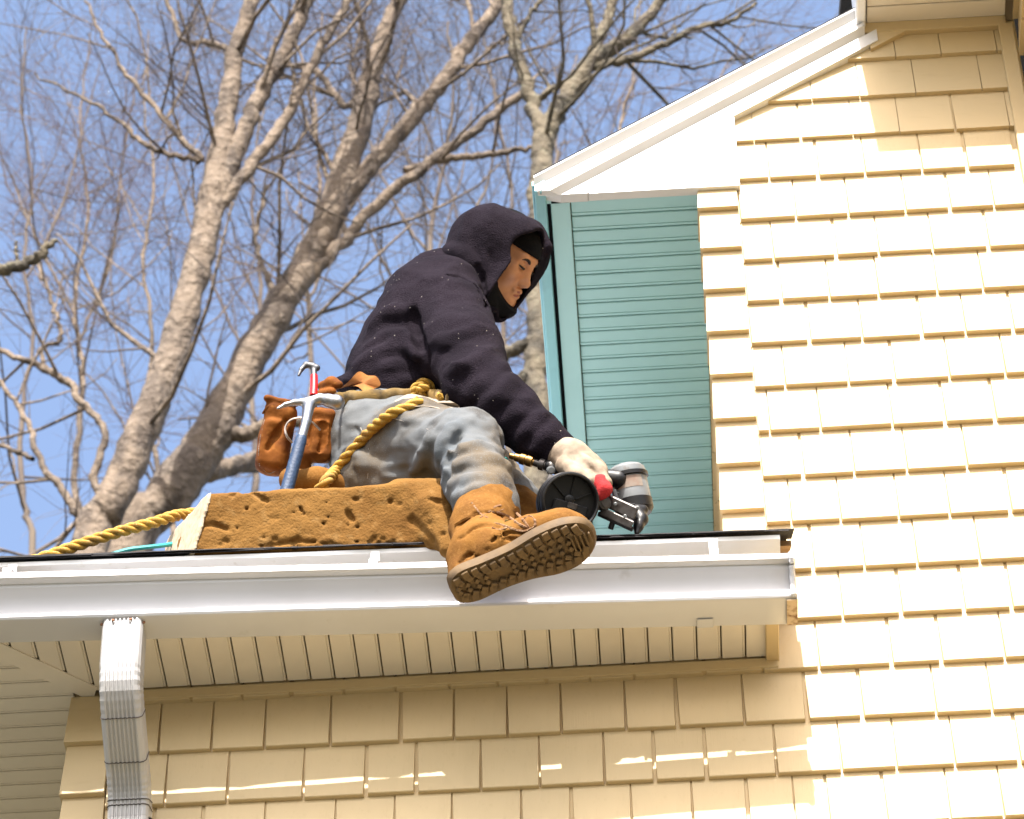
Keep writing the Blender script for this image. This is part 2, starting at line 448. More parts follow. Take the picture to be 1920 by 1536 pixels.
# top eave box at the right: boarded soffit, fascia, gutter lip
ZE = 8.128
XE = KZ(1604, 20, ZE)[0]
eb = MB(); eb.box(((XE + .03 + 1.0) / 2, -.178, ZE + .012), (1.0 - XE - .03, .352, .012)); ebo = eb.build('upper_eave', M_groove, house)
yb = -.024
for k in range(6):
    w = .0545
    mb = MB(); mb.box(((XE + .028 + .975) / 2, yb - w / 2, ZE + .003), (.975 - XE - .028, w - .003, .007), bev=.0015); mb.build('soffit_board', M_soff, ebo); yb -= w
mb = MB(); mb.box(((XE + 1.6) / 2, -.368, ZE + .07), (1.6 - XE, .025, .17), bev=.003); mb.build('fascia', M_white, house)
mb = MB(); mb.box((XE + .012, -.178, ZE + .07), (.024, .354, .17), bev=.003); mb.build('fascia', M_white, house)
mb = MB(); mb.box(((.62 + XT) / 2 + .01, -.013, ZE - .016), (XT - .60, .026, .036), bev=.002); mb.build('frieze_trim', M_trim, house)
mb = MB(); mb.poly_prism([(XE + .002, -.39, ZE + .16), (1.8, -.39, ZE + .16), (1.8, 3.4, ZE + 1.7), (XE + .002, 3.4, ZE + 1.7)], (0, 0, .03)); mb.build('upper_roof', M_shing, house)

# ------------------------------------------------------------------ rake, return board, teal eave
XR0, XR1 = RK0[0] + .001, XE + .004
def rake_piece(name, prof, m, x0=XR0, x1=XR1):
    a = [rkpt(n_, o_, max(x0, RK0[0] + (7.582 - (RK0 + RKN * n_)[2]) / RKT[2] * RKT[0] + (RKN * n_)[0])) for n_, o_ in prof]; b = [rkpt(n_, o_, x1) for n_, o_ in prof]
    return MB().extrude(None, a, b).build(name, m, house)
rake_piece('rake_drip_edge', [(0, .0), (0, .053), (-.004, .053), (-.018, .037), (-.018, .0)], M_whitev)
rake_piece('rake_moulding', [(-.0185, 0), (-.0185, .037), (-.040, .043), (-.0405, .030), (-.0445, .030), (-.045, .044), (-.055, .043), (-.070, .023), (-.070, 0)], M_whitev, x1=XE + .02)
rake_piece('rake_frieze', [(-.0705, 0), (-.0705, .028), (-.104, .028), (-.104, .0)], M_whitev, x1=XE + .05)
rake_piece('rake_flashing', [(-.066, .0), (-.066, .024), (-.116, .024), (-.116, .0)], M_trim, x0=XE + .03, x1=XE + .13)
# shingles on top of the gable slope (only their edge shows)
a = [rkpt(n_, o_, RK0[0] + .002) for n_, o_ in [(.001, .052), (.005, .052), (.005, -3.2), (.001, -3.2)]]
b = [rkpt(n_, o_, XE + .02) for n_, o_ in [(.001, .052), (.005, .052), (.005, -3.2), (.001, -3.2)]]
MB().extrude(None, a, b).build('gable_roof', M_shing, house)
# boxed eave return
ZB = 7.582
XRT = XP_U + .006
c0 = rkpt(-.1035, .026, XRT); xz = RK0[0] + (ZB - (RK0 + RKN * -.1035)[2]) / RKT[2] * RKT[0] + (RKN * -.1035)[0]
mb = MB(); mb.poly_prism([(XRT, -.0265, ZB), (XRT, -.0265, c0[2] - .003), (xz + .0045, -.0265, ZB)], (0, .025, 0)); mb.build('eave_return', M_whitev, house)
# teal soffit running back along the side wall
XF = RK0[0] - .004                                # outer face of the side fascia
mb = MB(); mb.box(((-.115 + .20) / 2, 1.48, ZT + .014), (.345, 3.0, .012)); ts = mb.build('teal_soffit', M_groove, house)
yb = .022
pitch_b = .0503
for k in range(58):
    mb = MB(); mb.box(((-.112 + .206) / 2, yb + pitch_b / 2, ZT + .003), (.206 + .112, pitch_b - .0035, .008), bev=.0018); mb.build('soffit_board', M_teal, ts)
    mb = MB(); mb.box(((-.112 + .206) / 2, yb + pitch_b - .011, ZT - .0012), (.206 + .112, .0035, .003)); mb.build('soffit_bead', M_teal, ts)
    yb += pitch_b
mb = MB(); mb.box((-.137, 1.49, ZT - .001), (.046, 3.0, .016), bev=.0015); mb.build('soffit_frame', M_teal, house)
mb = MB(); mb.box(((XF + .192) / 2 + .012, -.003, ZT - .002), (.192 - XF - .03, .044, .014), bev=.0015); mb.build('soffit_frame', M_teal, house)
mb = MB(); mb.box((-.1655, 1.52, ZT + .03), (.012, 3.0, .01)); mb.build('soffit_gap', M_dark, house)
mb = MB(); mb.box((-.1825, 1.49, ZT - .004), (.027, 3.06, .038), bev=.002); mb.build('side_fascia', M_tealf, house)
mb = MB(); mb.box((-.1985, 1.49, ZT + .004), (.006, 3.06, .018), bev=.002); mb.build('drip_edge', M_tealf, house)

# ------------------------------------------------------------------ lower eave: soffit, trims, gutter, downspout
def eline(pa, pb, z):                         # line through two photo points at one height -> y(X)
    a, b = KZ(*pa, z), KZ(*pb, z)
    return lambda X: a[1] + (b[1] - a[1]) * (X - a[0]) / (b[0] - a[0])
XG0, XG1 = -2.0, 0.318
zb_, zl_ = ZS - .055, ZS + .036
yBB = eline((0, 1205), (1490, 1170), zb_); yBF = eline((0, 1167), (1490, 1123), zb_)
yLP = eline((0, 1073), (1490, 1036), zl_); ySH = eline((0, 1047), (1480, 994), ZS + .114)
yFA = lambda X: yBB(X) + .045                 # fascia, behind the hung gutter
# soffit backing + single boards (clipped by the mitre at the left)
XS0, XS1 = -1.60, .262
mb = MB(); mb.add([(XS0, 0.0, ZS + .016), (XS1, 0.0, ZS + .016), (XS1, yFA(XS1), ZS + .016), (XS0, yFA(XS0), ZS + .016), (XS0, 0.0, ZS + .03), (XS1, 0.0, ZS + .03), (XS1, yFA(XS1), ZS + .03), (XS0, yFA(XS0), ZS + .03)],
       [(0, 1, 2, 3), (7, 6, 5, 4), (0, 4, 5, 1), (1, 5, 6, 2), (2, 6, 7, 3), (3, 7, 4, 0)])
so_ = mb.build('soffit', M_groove, house)
BP = 0.0508
ph = KZ(1100 + 90 / 4.174, 1215, ZS)[0]
MIT = (KZ(0, 1206, ZS), KZ(178, 1288, ZS))     # mitre line in plan
def mitx(y): a, b = MIT; return a[0] + (b[0] - a[0]) * (y - a[1]) / (b[1] - a[1])
k0 = int((XS0 - ph) / BP) - 1
for k in range(k0, 60):
    xa, xb = ph + k * BP + .0016, ph + (k + 1) * BP - .0016
    if xb < XS0 or xa > XS1: continue
    xb = min(xb, XS1)
    yo, yi = yFA((xa + xb) / 2), -.022
    if xa < mitx(yi): yi = min(yi, MIT[0][1] + (xb - MIT[0][0]) * (MIT[1][1] - MIT[0][1]) / (MIT[1][0] - MIT[0][0]))
    if yi - yo < .01: continue
    mb = MB(); mb.box(((xa + xb) / 2, (yo + yi) / 2, ZS + .009), (xb - xa - .0045, yi - yo, .012), bev=.0015); mb.build('soffit_board', M_soff, so_)
    mb = MB(); mb.box((xb + .0002, (yo + yi) / 2, ZS + .0085), (.0042, yi - yo, .009), bev=.0012); mb.build('soffit_bead', M_soff, so_)
# side soffit at the left corner, boards running along X, and the flat mitre board
mb = MB(); mb.box((-1.62, .87, ZS + .040), (.80, 2.36, .012)); ss = mb.build('side_soffit', M_groove, house)
for k in range(43):
    y = -.06 + (k - 5) * BP
    x1_ = XC_L + .012 if y > -.03 else min(XC_L + .012, mitx(y))
    if x1_ < -1.95: continue
    mb = MB(); mb.box(((x1_ - 2.0) / 2, y + BP / 2, ZS + .010), (x1_ + 2.0, BP - .0045, .012), bev=.0015); mb.build('soffit_board', M_soff, ss)
    mb = MB(); mb.box(((x1_ - 2.0) / 2, y + BP - .0065, ZS + .0035), (x1_ + 2.0, .003, .003)); mb.build('soffit_bead', M_soff, ss)
a0, a1 = MIT; d_ = (a1 - a0); d_ = d_ / np.linalg.norm(d_); n_ = np.array([-d_[1], d_[0], 0])
P = a0 - d_ * .3; Q = a1 + d_ * .005
mb = MB(); mb.poly_prism([P, Q, Q + n_ * .045 + d_ * .02, P + n_ * .045], (0, 0, .0035)); mb.build('mitre_board', M_soff, house)
# frieze trim under the soffit (follows the wall), its end return, and the J channel
mb = MB(); mb.box(((XC_L + .09 + .284) / 2, -.011, ZS - .012), (.284 - XC_L - .09, .022, .026), bev=.002); mb.build('frieze_trim', M_trim, house)
mb = MB(); mb.box((.272, -.10, ZS + .002), (.028, .176, .020), bev=.002); mb.build('soffit_end_trim', M_trim, house)
mb = MB(); mb.box((.264, -.10, ZS + .05), (.02, .19, .09)); mb.build('eave_end', M_trim, house)
# fascia
mb = MB(); mb.add([(XG0, yFA(XG0), ZS), (.285, yFA(.285), ZS), (.285, yFA(.285) + .02, ZS), (XG0, yFA(XG0) + .02, ZS), (XG0, yFA(XG0), ZS + .13), (.285, yFA(.285), ZS + .13), (.285, yFA(.285) + .02, ZS + .13), (XG0, yFA(XG0) + .02, ZS + .13)],
       [(3, 2, 1, 0), (4, 5, 6, 7), (0, 1, 5, 4), (1, 2, 6, 5), (2, 3, 7, 6), (3, 0, 4, 7)]); mb.build('fascia', M_white, house)
# gutter: K profile swept along the skewed eave line (thin sheet with thickness)
def gut_prof(X):
    bb, bf, lp = yBB(X), yBF(X), yLP(X); h = zl_ - zb_
    o = [(bb, zb_ + .039 - (.030 if X < 0 else .014) * X), (bb, zb_), (bf, zb_)]
    k_ = (bf - lp) / .036
    for out, hh in ((.004, .002), (.0065, .006), (.0065, .013), (.003, .0155), (-.003, .0165), (-.004, .022), (-.002, .032), (.003, .043), (.010, .053), (.0165, .061), (.0205, .067), (.0215, .0735), (.030, .0745), (.036, .0765), (.036, .0905), (.034, .0915), (.024, .0915), (.024, .086)):
        o.append((bf - out * k_, zb_ + h * hh / .0915))
    return o
NG = 40; gv = []; gf = []
Xs = np.linspace(XG0, XG1, NG)
for X in Xs:
    w_ = .0009 * math.sin(X * 9) + .0006 * math.sin(X * 23 + 1)
    gv += [(X, y + w_, z + w_ * .6) for y, z in gut_prof(X)]
m_ = len(gut_prof(0))
for i in range(NG - 1):
    for j in range(m_ - 1): gf.append((i * m_ + j, i * m_ + j + 1, (i + 1) * m_ + j + 1, (i + 1) * m_ + j))
gutter = make('gutter', gv, gf, M_gutter, house, smooth=True, sharp=28)
md = gutter.modifiers.new('sheet', 'SOLIDIFY'); md.thickness = .0012; md.offset = 1
# end cap + sealant + hangers
pr = gut_prof(XG1)
mb = MB(); mb.poly_prism([(XG1 + .0005, y, z) for y, z in pr[1:-2]], (.002, 0, 0)); mb.build('end_cap', M_gutter, gutter)
mb = MB(); mb.tube([(XG1 - .004, y - .0005, z) for y, z in pr[3:-3]], [.004 + .003 * abs(math.sin(i * 1.7)) for i in range(len(pr[3:-3]))], 6); mb.build('sealant', M_seal, gutter, smooth=True)
mb = MB(); mb.box((XG1 - .008, (pr[1][0] + pr[2][0]) / 2, zb_ - .0015), (.022, abs(pr[2][0] - pr[1][0]), .002)); mb.build('end_cap_flange', mat('rusty_flange', (.55, .42, .27), .6, noise=(60, (.2, .1, .04), .5, .65)), gutter)
for px, lab in ((8, 0), (700, 0), (1340, 0)):
    X = KZ(px, 1060, zl_)[0]; w = .018
    pth = [(yLP(X) + .003, zl_ + .002), (yLP(X) + .008, zl_ + .018), (ySH(X) + .006, ZS + .075), (ySH(X) + .004, ZS + .102)]
    mb = MB(); A = [(X - w / 2, y, z) for y, z in pth]; B = [(X + w / 2, y, z) for y, z in pth]
    vs_ = A + B + [(x, y, z - .0015) for x, y, z in A] + [(x, y, z - .0015) for x, y, z in B]; q = len(pth)
    fs_ = []
    for i in range(q - 1): fs_ += [(i, i + 1, q + i + 1, q + i), (2 * q + i, 3 * q + i, 3 * q + i + 1, 2 * q + i + 1), (i, 2 * q + i, 2 * q + i + 1, i + 1), (q + i, q + i + 1, 3 * q + i + 1, 3 * q + i)]
    mb.add(vs_, fs_); mb.build('hanger_strap', M_white, gutter)
Xc = KZ(1322, 1165, zb_)[0]
mb = MB(); mb.box((Xc, yBB(Xc) - .012, zb_ - .002), (.034, .028, .003), bev=.001); mb.build('clip', M_gutter, gutter)
# downspout
def dspout():
    Xd = KZ(235, 1185, zb_)[0]; yc = (yBB(Xd) + yBF(Xd)) / 2 - .006
    path = [(yc, zb_ + .004), (yc, zb_ - .05), (yc + .002, zb_ - .10), (yc + .012, zb_ - .145), (yc + .045, zb_ - .18), (yc + .095, zb_ - .215), (yc + .15, zb_ - .252), (yc + .185, zb_ - .285), (yc + .203, zb_ - .33), (yc + .206, zb_ - .40), (yc + .206, zb_ - .9)]
    def ring(i):
        a = np.array(path[max(i - 1, 0)]); b = np.array(path[min(i + 1, len(path) - 1)]); t = (b - a) / np.linalg.norm(b - a)
        return t, np.array([-t[1], t[0]])      # n = pointing back (toward wall/up)
    hw, hd = .0415, .030
    sec = []                                  # (x, d) outline: corrugated front, d<0 to the camera
    nc = 7
    sec += [(-hw, hd), (-hw, -hd + .012), (-hw + .004, -hd + .004), (-hw + .010, -hd)]
    for c in range(nc):
        x = -hw + .016 + c * (2 * hw - .032) / (nc - 1)
        sec += [(x - .0030, -hd), (x - .0012, -hd + .003), (x + .0012, -hd + .003), (x + .0030, -hd)]
    sec += [(hw - .010, -hd), (hw - .004, -hd + .004), (hw, -hd + .012), (hw, hd)]
    P2 = spline(path, 64)
    vs_ = []; ns = len(sec)
    for i, (y, z) in enumerate(P2):
        a, b = P2[max(i - 1, 0)], P2[min(i + 1, len(P2) - 1)]; t = (b - a) / np.linalg.norm(b - a); nb = np.array([-t[1], t[0]])
        if nb[0] < 0: nb = -nb
        bendy = 14 < i < 27 or 36 < i < 46
        cr = 1.0 - (.022 if bendy and i % 2 else 0.0)
        for x, d in sec: vs_.append((Xd + x * cr, y + nb[0] * d * cr, z + nb[1] * d * cr))
    fs_ = [(i * ns + j, i * ns + (j + 1) % ns, (i + 1) * ns + (j + 1) % ns, (i + 1) * ns + j) for i in range(len(P2) - 1) for j in range(ns)]
    o = make('downspout', vs_, fs_, M_downsp, house)
    for kk in (26, 35, 46, 48):               # crimped joints
        y, z = P2[kk]; a, b = P2[kk - 1], P2[kk + 1]; t = (b - a) / np.linalg.norm(b - a); nb = np.array([-t[1], t[0]]); nb = nb if nb[0] > 0 else -nb
        mb = MB(); mb.tube([(Xd + x * 1.012, y + nb[0] * (d - .0006), z + nb[1] * (d - .0006)) for x, d in sec], .0012, 4); mb.build('joint', mat('joint_grime', (.06, .05, .045), .8), o)
    for x in (-.043, -.018, .018, .043):
        mb = MB(); mb.lathe((Xd + x, yc - .031 + (.012 if abs(x) > .03 else 0), zb_ - .006), (0, -1, .2), [(0, .0035), (.002, .0035), (.003, .002)], 8); mb.build('screw', M_rust, o)
dspout()
# lower roof: deck and ragged dark shingle edge
ROOF_T = .65
def roofz(y, X=0): return ZS + .112 + (y - ySH(X)) * ROOF_T
mb = MB()
y0a, y0b = ySH(-1.9) + .075, ySH(.30) + .075
mb.poly_prism([(-1.9, y0a, roofz(y0a, -1.9) - .012), (.322, y0b, roofz(y0b, .322) - .012), (.322, -.020, roofz(-.020, .322) - .012), (.172, -.020, roofz(-.020, .17) - .012), (.172, 3.0, roofz(3.0, .17) - .012), (-1.9, 3.0, roofz(3.0, -1.9) - .012)], (0, 0, -.014)); mb.build('roof_deck', M_wood, house)
rs = MB(); rs.poly_prism([(-1.9, y0a + .05, roofz(y0a + .05, -1.9) - .011), (.172, y0b + .05, roofz(y0b + .05, .17) - .011), (.172, 3.0, roofz(3.0, .17) - .011), (-1.9, 3.0, roofz(3.0, -1.9) - .011)], (0, 0, .008)); rso = rs.build('roof_covering', mat('bounce_grey_shingle', (.36, .36, .365), .9, noise=(300, (.22, .22, .225), .5, .7), bump=(300, .6, .003)), house)  # unseen roof top; pale grey chosen to bounce sun onto the teal soffit
mb = MB(); mb.add([(-1.9, ySH(-1.9) + .009, ZS + .099), (.296, ySH(.296) + .009, ZS + .099), (.296, ySH(.296) + .007, ZS + .108), (-1.9, ySH(-1.9) + .007, ZS + .108), (-1.9, yFA(-1.9) - .001, ZS + .135), (.296, yFA(.296) - .001, ZS + .135), (.296, yFA(.296) - .001, ZS + .090), (-1.9, yFA(-1.9) - .001, ZS + .090)],
       [(0, 1, 2, 3), (3, 2, 5, 4), (4, 5, 6, 7), (7, 6, 1, 0), (0, 3, 4, 7), (1, 6, 5, 2)]); mb.build('drip_edge', M_white, house)
def shingle_strip(xa, xb, lay, over):
    nn = 26; vs_ = []; fs_ = []
    for i in range(nn):
        X = xa + (xb - xa) * i / (nn - 1)
        wv = .0022 * math.sin(X * 17 + lay) + .0016 * math.sin(X * 41 + 2 * lay) + random.uniform(-.0012, .0012)
        lift = .0025 * max(0, math.sin(X * 7.3 + lay * 2)) + .001 * random.random()
        yf = ySH(X) - over + wv; zf = roofz(yf, X) + lay * .0030 + lift * .7 - .001
        yk = yf + .13 - over; zk = roofz(yk, X) + lay * .0036 - .002
        yk = min(yk, -.022) if X > .17 else yk; 
        vs_ += [(X, yf, zf), (X, yf + .0008, zf + .0028), (X, yk, zk + .0028), (X, yk, zk)]
    for i in range(nn - 1):
        b = i * 4; c = b + 4
        fs_ += [(b, c, c + 1, b + 1), (b + 1, c + 1, c + 2, b + 2), (b + 3, b, c, c + 3)[::-1], (b + 2, c + 2, c + 3, b + 3)]
    fs_ += [(0, 1, 2, 3), tuple((nn - 1) * 4 + q for q in (3, 2, 1, 0))]
    make('shingle', vs_, fs_, M_shing, rso)
for lay in range(3):
    x = -1.95 + lay * .21
    while x < .30:
        x2 = min(x + .62, (.318, .296, .330)[lay]); 
        if x2 - x > .03: shingle_strip(x, x2 - .003, lay, (.0, .004, -.006)[lay])
        x += .62

# ------------------------------------------------------------------ bare trees behind the house
M_bark = mat('pale_bark', (0.176, 0.1338, 0.0968), 0.9, noise=[(5.5, (0.066, 0.04928, 0.03696), 0.47, 0.62, 8.0, (1, 1, .55)), (1.3, (0.0968, 0.0748, 0.0572), 0.5, 0.66, 4.0), (16, (0.2552, 0.2068, 0.1584), 0.55, 0.8, 5.0)], bump=(16, 1.0, 0.05, 8))
M_bark2 = mat('olive_grey_bark', (0.1188, 0.0968, 0.06336), 0.9, noise=[(6, (0.044, 0.03696, 0.0264), 0.45, 0.62, 8.0, (1, 1, .6)), (12, (0.1672, 0.154, 0.1056), 0.55, 0.8)], bump=(16, 1.0, 0.05, 8))
M_twig = mat('twig_bark', (0.085, 0.066, 0.058), 0.9, noise=(1.3, (0.14, 0.11, 0.08), 0.4, 0.7))
M_twig2 = mat('budding_twig', (0.13, 0.088, 0.09), 0.9, noise=(1.1, (0.10, 0.075, 0.068), 0.4, 0.7))
def batch_tubes(polys, sides):
    """polys: list of (pts(n,3), rad(n)) -> verts, faces"""
    vs_, fs_ = [], []; off = 0
    byn = {}
    for p, r in polys: byn.setdefault(len(p), []).append((p, r))
    for n_, lst in byn.items():
        P = np.array([a for a, _ in lst]); R_ = np.array([b for _, b in lst]); m_ = len(P)
        T = np.empty_like(P); T[:, 1:-1] = P[:, 2:] - P[:, :-2]; T[:, 0] = P[:, 1] - P[:, 0]; T[:, -1] = P[:, -1] - P[:, -2]
        T /= np.linalg.norm(T, axis=2, keepdims=True) + 1e-12
        ref = np.array([0.31, 0.93, 0.2]); Uu = np.cross(T, ref); Uu /= np.linalg.norm(Uu, axis=2, keepdims=True) + 1e-9
        W = np.cross(T, Uu)
        ang = 2 * np.pi * np.arange(sides) / sides
        ring = P[:, :, None, :] + R_[:, :, None, None] * (Uu[:, :, None, :] * np.cos(ang)[None, None, :, None] + W[:, :, None, :] * np.sin(ang)[None, None, :, None])
        vs_.append(ring.reshape(-1, 3))
        idx = np.arange(m_ * n_ * sides).reshape(m_, n_, sides) + off
        a = idx[:, :-1, :]; b = np.roll(a, -1, axis=2); c = np.roll(idx[:, 1:, :], -1, axis=2); d = idx[:, 1:, :]
        fs_.append(np.stack([a, b, c, d], -1).reshape(-1, 4)); off += m_ * n_ * sides
    return np.vstack(vs_), np.vstack(fs_)
def fast_mesh(name, v, f, m, parent, smooth=True):
    org = ORG[parent]; me = bpy.data.meshes.new(name)
    me.vertices.add(len(v)); me.vertices.foreach_set('co', (v - org).astype(np.float32).ravel())
    me.loops.add(f.size); me.loops.foreach_set('vertex_index', f.astype(np.int32).ravel())
    me.polygons.add(len(f)); me.polygons.foreach_set('loop_start', np.arange(0, f.size, f.shape[1], dtype=np.int32))
    me.polygons.foreach_set('loop_total', np.full(len(f), f.shape[1], np.int32))
    me.polygons.foreach_set('use_smooth', np.ones(len(f), bool) if smooth else np.zeros(len(f), bool))
    me.materials.append(m); me.update(calc_edges=True); me.validate()
    o = bpy.data.objects.new(name, me); COL.objects.link(o); o.parent = parent; ORG[o] = org
    return o
def grow(p0, d0, L_, r0, rng, n_=6, wig=.16, up=.12):
    d = d0 / np.linalg.norm(d0); P = [p0]
    for i in range(n_ - 1):
        d = d + rng.normal(0, wig, 3) + np.array([0, 0, up / n_ * 2]); d /= np.linalg.norm(d)
        P.append(P[-1] + d * L_ / (n_ - 1))
    P = np.array(P); r = r0 * np.linspace(1, .35, n_)
    return P, r
def side_dir(t, rng, spread):
    u = rng.normal(0, 1, 3); u -= t * (u @ t); u /= np.linalg.norm(u) + 1e-9
    return t * math.cos(spread) + u * math.sin(spread)
def ramify(polys, rng, levels, dens, lens, out):
    cur = polys
    for lv in range(levels):
        nxt = []
        for P, r in cur:
            seg = np.linalg.norm(np.diff(P, axis=0), axis=1); tot = seg.sum()
            nb = rng.poisson(dens[lv] * tot)
            for _ in range(int(nb)):
                s = rng.uniform(.12, 1.0) if lv else rng.uniform(.10, 1.0)
                i = min(int(s * (len(P) - 1)), len(P) - 2); f = s * (len(P) - 1) - i
                p = P[i] * (1 - f) + P[i + 1] * f; t = P[i + 1] - P[i]; t /= np.linalg.norm(t) + 1e-9
                rr = r[i] * (1 - f) + r[i + 1] * f
                L_ = lens[lv] * rng.uniform(.45, 1.25)
                d = side_dir(t, rng, math.radians(rng.uniform(28, 68)))
                q = grow(p, d, L_, max(.0022, min(rr * .5, .003 + L_ * .0105)), rng, n_=6 if lv < 2 else 5, wig=.17, up=(.25 if lv < 2 else .10))
                nxt.append(q)
        out.append(nxt); cur = nxt
def tree(name, label, stems, Yt, barkm, twigm, seed, dens=(1.6, 2.6, 3.6), lens=(2.0, .95, .5), levels=3, base=None, trunk_to_ground=True, group='bare trees behind the house', wpx=1.0):
    rng = np.random.default_rng(seed)
    scale = 1.0
    S3 = []
    for st in stems:
        pts = [K(x, y, Yt + (dz if len(st[0]) > 3 else 0)) for x, y, w, *q in st for dz in ([q[0]] if q else [0])]
        rad = [w * wpx * .5 / FPX * ((p - CAM) @ CF) for (x, y, w, *q), p in zip(st, pts)]
        arr = np.column_stack([pts, rad]); S3.append(arr)
    b0 = S3[0][0, :3]; rb = S3[0][0, 3]
    bx = b0[0] - .25 * (S3[0][1, 0] - b0[0]) if base is None else base
    gp = np.array([bx, Yt, -0.05])
    rt = root(name, gp, label, 'tree', group)
    tv = []
    for i, A in enumerate(S3):
        if i == 0 and trunk_to_ground:
            zz = np.linspace(0, 1, 7)[:-1]
            low = np.array([np.append(gp + (b0 - gp) * s + np.array([.12 * math.sin(s * 5), .1 * math.sin(s * 4), 0]) * (1 - s) * s * 2, rb * (1 + 1.1 * (1 - s) ** 1.3)) for s in zz]); A = np.vstack([low, A])
        B = spline(A, max(8, len(A) * 6)); B[:, :3] += rng.normal(0, .008, (len(B), 3)); B[:, 3] *= 1 + rng.normal(0, .045, len(B)); tv.append((B[:, :3], np.maximum(B[:, 3], .004)))
    v, f = batch_tubes(tv, 12); fast_mesh('trunk', v, f, barkm, rt)
    src = [(A[:, :3], A[:, 3]) for A in S3]
    lv = []; ramify(src, rng, levels, dens, lens, lv)
    allb = [q for L_ in lv[:1] for q in L_]
    if allb:
        v, f = batch_tubes(allb, 6); fast_mesh('limb', v, f, barkm, rt)['kind'] = 'stuff'
    tw = [q for L_ in lv[1:] for q in L_]
    if tw:
        v, f = batch_tubes(tw, 3); fast_mesh('crown', v, f, twigm, rt)['kind'] = 'stuff'
    return rt
tree('bare_tree', 'bare pale-barked tree forking into three steep stems left of the roofer', [
    [(165, 1040, 74), (205, 950, 70), (250, 850, 66), (300, 725, 60), (345, 590, 56), (378, 470, 54), (395, 390, 52), (408, 310, 44), (425, 200, 38), (442, 100, 33), (472, 0, 28), (495, -90, 22)],
    [(398, 400, 40), (440, 290, 36), (480, 195, 32), (520, 120, 29), (565, 30, 25), (600, -60, 20)],
    [(392, 420, 26), (440, 350, 26), (495, 280, 24), (545, 205, 21), (590, 110, 18), (650, 5, 15), (690, -70, 12)],
    [(385, 300, 14), (350, 270, 13), (300, 210, 11), (245, 150, 9), (200, 80, 7), (160, 0, 5)],
    [(375, 300, 12), (320, 290, 11), (270, 270, 10), (220, 225, 8), (150, 180, 6), (60, 140, 4)],
    [(430, 95, 13), (395, 80, 12), (345, 75, 10), (320, 20, 9), (310, -40, 7)],
    [(200, 945, 16), (175, 900, 16), (190, 850, 15), (192, 800, 14), (150, 750, 14), (125, 715, 15), (90, 695, 14), (40, 675, 12), (-30, 645, 9)],
    [(205, 940, 20), (150, 965, 17), (115, 915, 15), (80, 875, 13), (55, 800, 11), (20, 740, 9), (-20, 690, 7)],
    [(60, 860, 10), (20, 845, 9), (-40, 815, 7)],
    [(90, 695, 9), (75, 655, 8), (110, 640, 9), (112, 615, 9), (95, 565, 8), (80, 520, 7), (70, 490, 5)],
    ], 12.2, M_bark, M_twig, 3, dens=(2.0, 3.6, 5.2), lens=(1.9, .95, .5))
tree('bare_tree', 'thick leaning pale-barked tree rising behind the tool pouch', [
    [(235, 1050, 100), (300, 950, 92), (365, 865, 86), (420, 775, 76), (490, 635, 64), (555, 525, 58), (615, 410, 58), (650, 310, 52), (680, 215, 44), (700, 130, 38), (735, 30, 30), (770, -60, 25)],
    [(625, 395, 36), (690, 320, 34), (745, 255, 33), (800, 190, 32), (860, 110, 29), (925, 20, 24), (980, -60, 20)],
    [(545, 545, 22), (600, 500, 22), (650, 445, 24), (720, 370, 22), (800, 310, 21), (880, 250, 20), (960, 190, 17), (1000, 160, 12)],
    [(405, 815, 30), (460, 815, 30), (520, 790, 24), (600, 800, 20), (700, 830, 16)],
    [(360, 890, 38, .6), (420, 880, 36, .9), (490, 860, 34, 1.2), (580, 850, 28, 1.5)],
    [(530, 580, 22), (500, 520, 12), (480, 440, 9), (500, 350, 7)],
    [(680, 150, 16), (650, 200, 14), (600, 140, 13), (560, 125, 11), (500, 110, 8)],
    [(760, 320, 15), (830, 300, 14), (900, 292, 13), (975, 280, 10), (1010, 275, 6)],
    ], 13.0, M_bark, M_twig, 5, dens=(2.0, 3.6, 5.2), lens=(1.9, .95, .5))
tree('bare_tree', 'olive-barked tree with twisted forked limbs above the white rake', [
    [(1005, 760, 46), (1010, 640, 44), (1004, 520, 40), (1008, 420, 38), (1014, 330, 40), (1022, 255, 42), (1050, 205, 36), (1085, 150, 34), (1120, 105, 32), (1170, 80, 26), (1215, 30, 22), (1270, -30, 16)],
    [(1018, 250, 30), (1000, 200, 28), (985, 150, 26), (965, 85, 24), (952, 20, 22), (940, -50, 18)],
    [(1105, 125, 24), (1125, 70, 22), (1145, 20, 20), (1160, -50, 16)],
    [(1110, 125, 18), (1180, 110, 16), (1250, 80, 14), (1310, 50, 12), (1370, 40, 9), (1420, 5, 7)],
    [(1000, 190, 14), (1040, 165, 13), (1090, 130, 12)],
    [(1010, 690, 44), (985, 715, 40), (940, 740, 34), (860, 770, 26)],
    [(1012, 640, 30), (960, 655, 26), (920, 690, 22), (860, 720, 16)],
    [(965, 75, 10), (1000, 20, 8), (1030, -30, 6)],
    ], 11.4, M_bark2, M_twig, 9, dens=(2.0, 3.4, 5.0), lens=(1.7, .85, .45))
tree('bare_tree', 'tree showing only one dark mossy limb with a broken end', [
    [(-330, 640, 46), (-200, 560, 40), (-60, 515, 30), (10, 505, 24), (60, 490, 20), (90, 465, 15), (106, 452, 9)],
    [(30, 500, 6), (30, 478, 6), (28, 456, 5)],
    ], 8.2, M_bark2, M_twig, 21, dens=(.3, 1.0, 2), lens=(.7, .4, .2), base=-2.9)
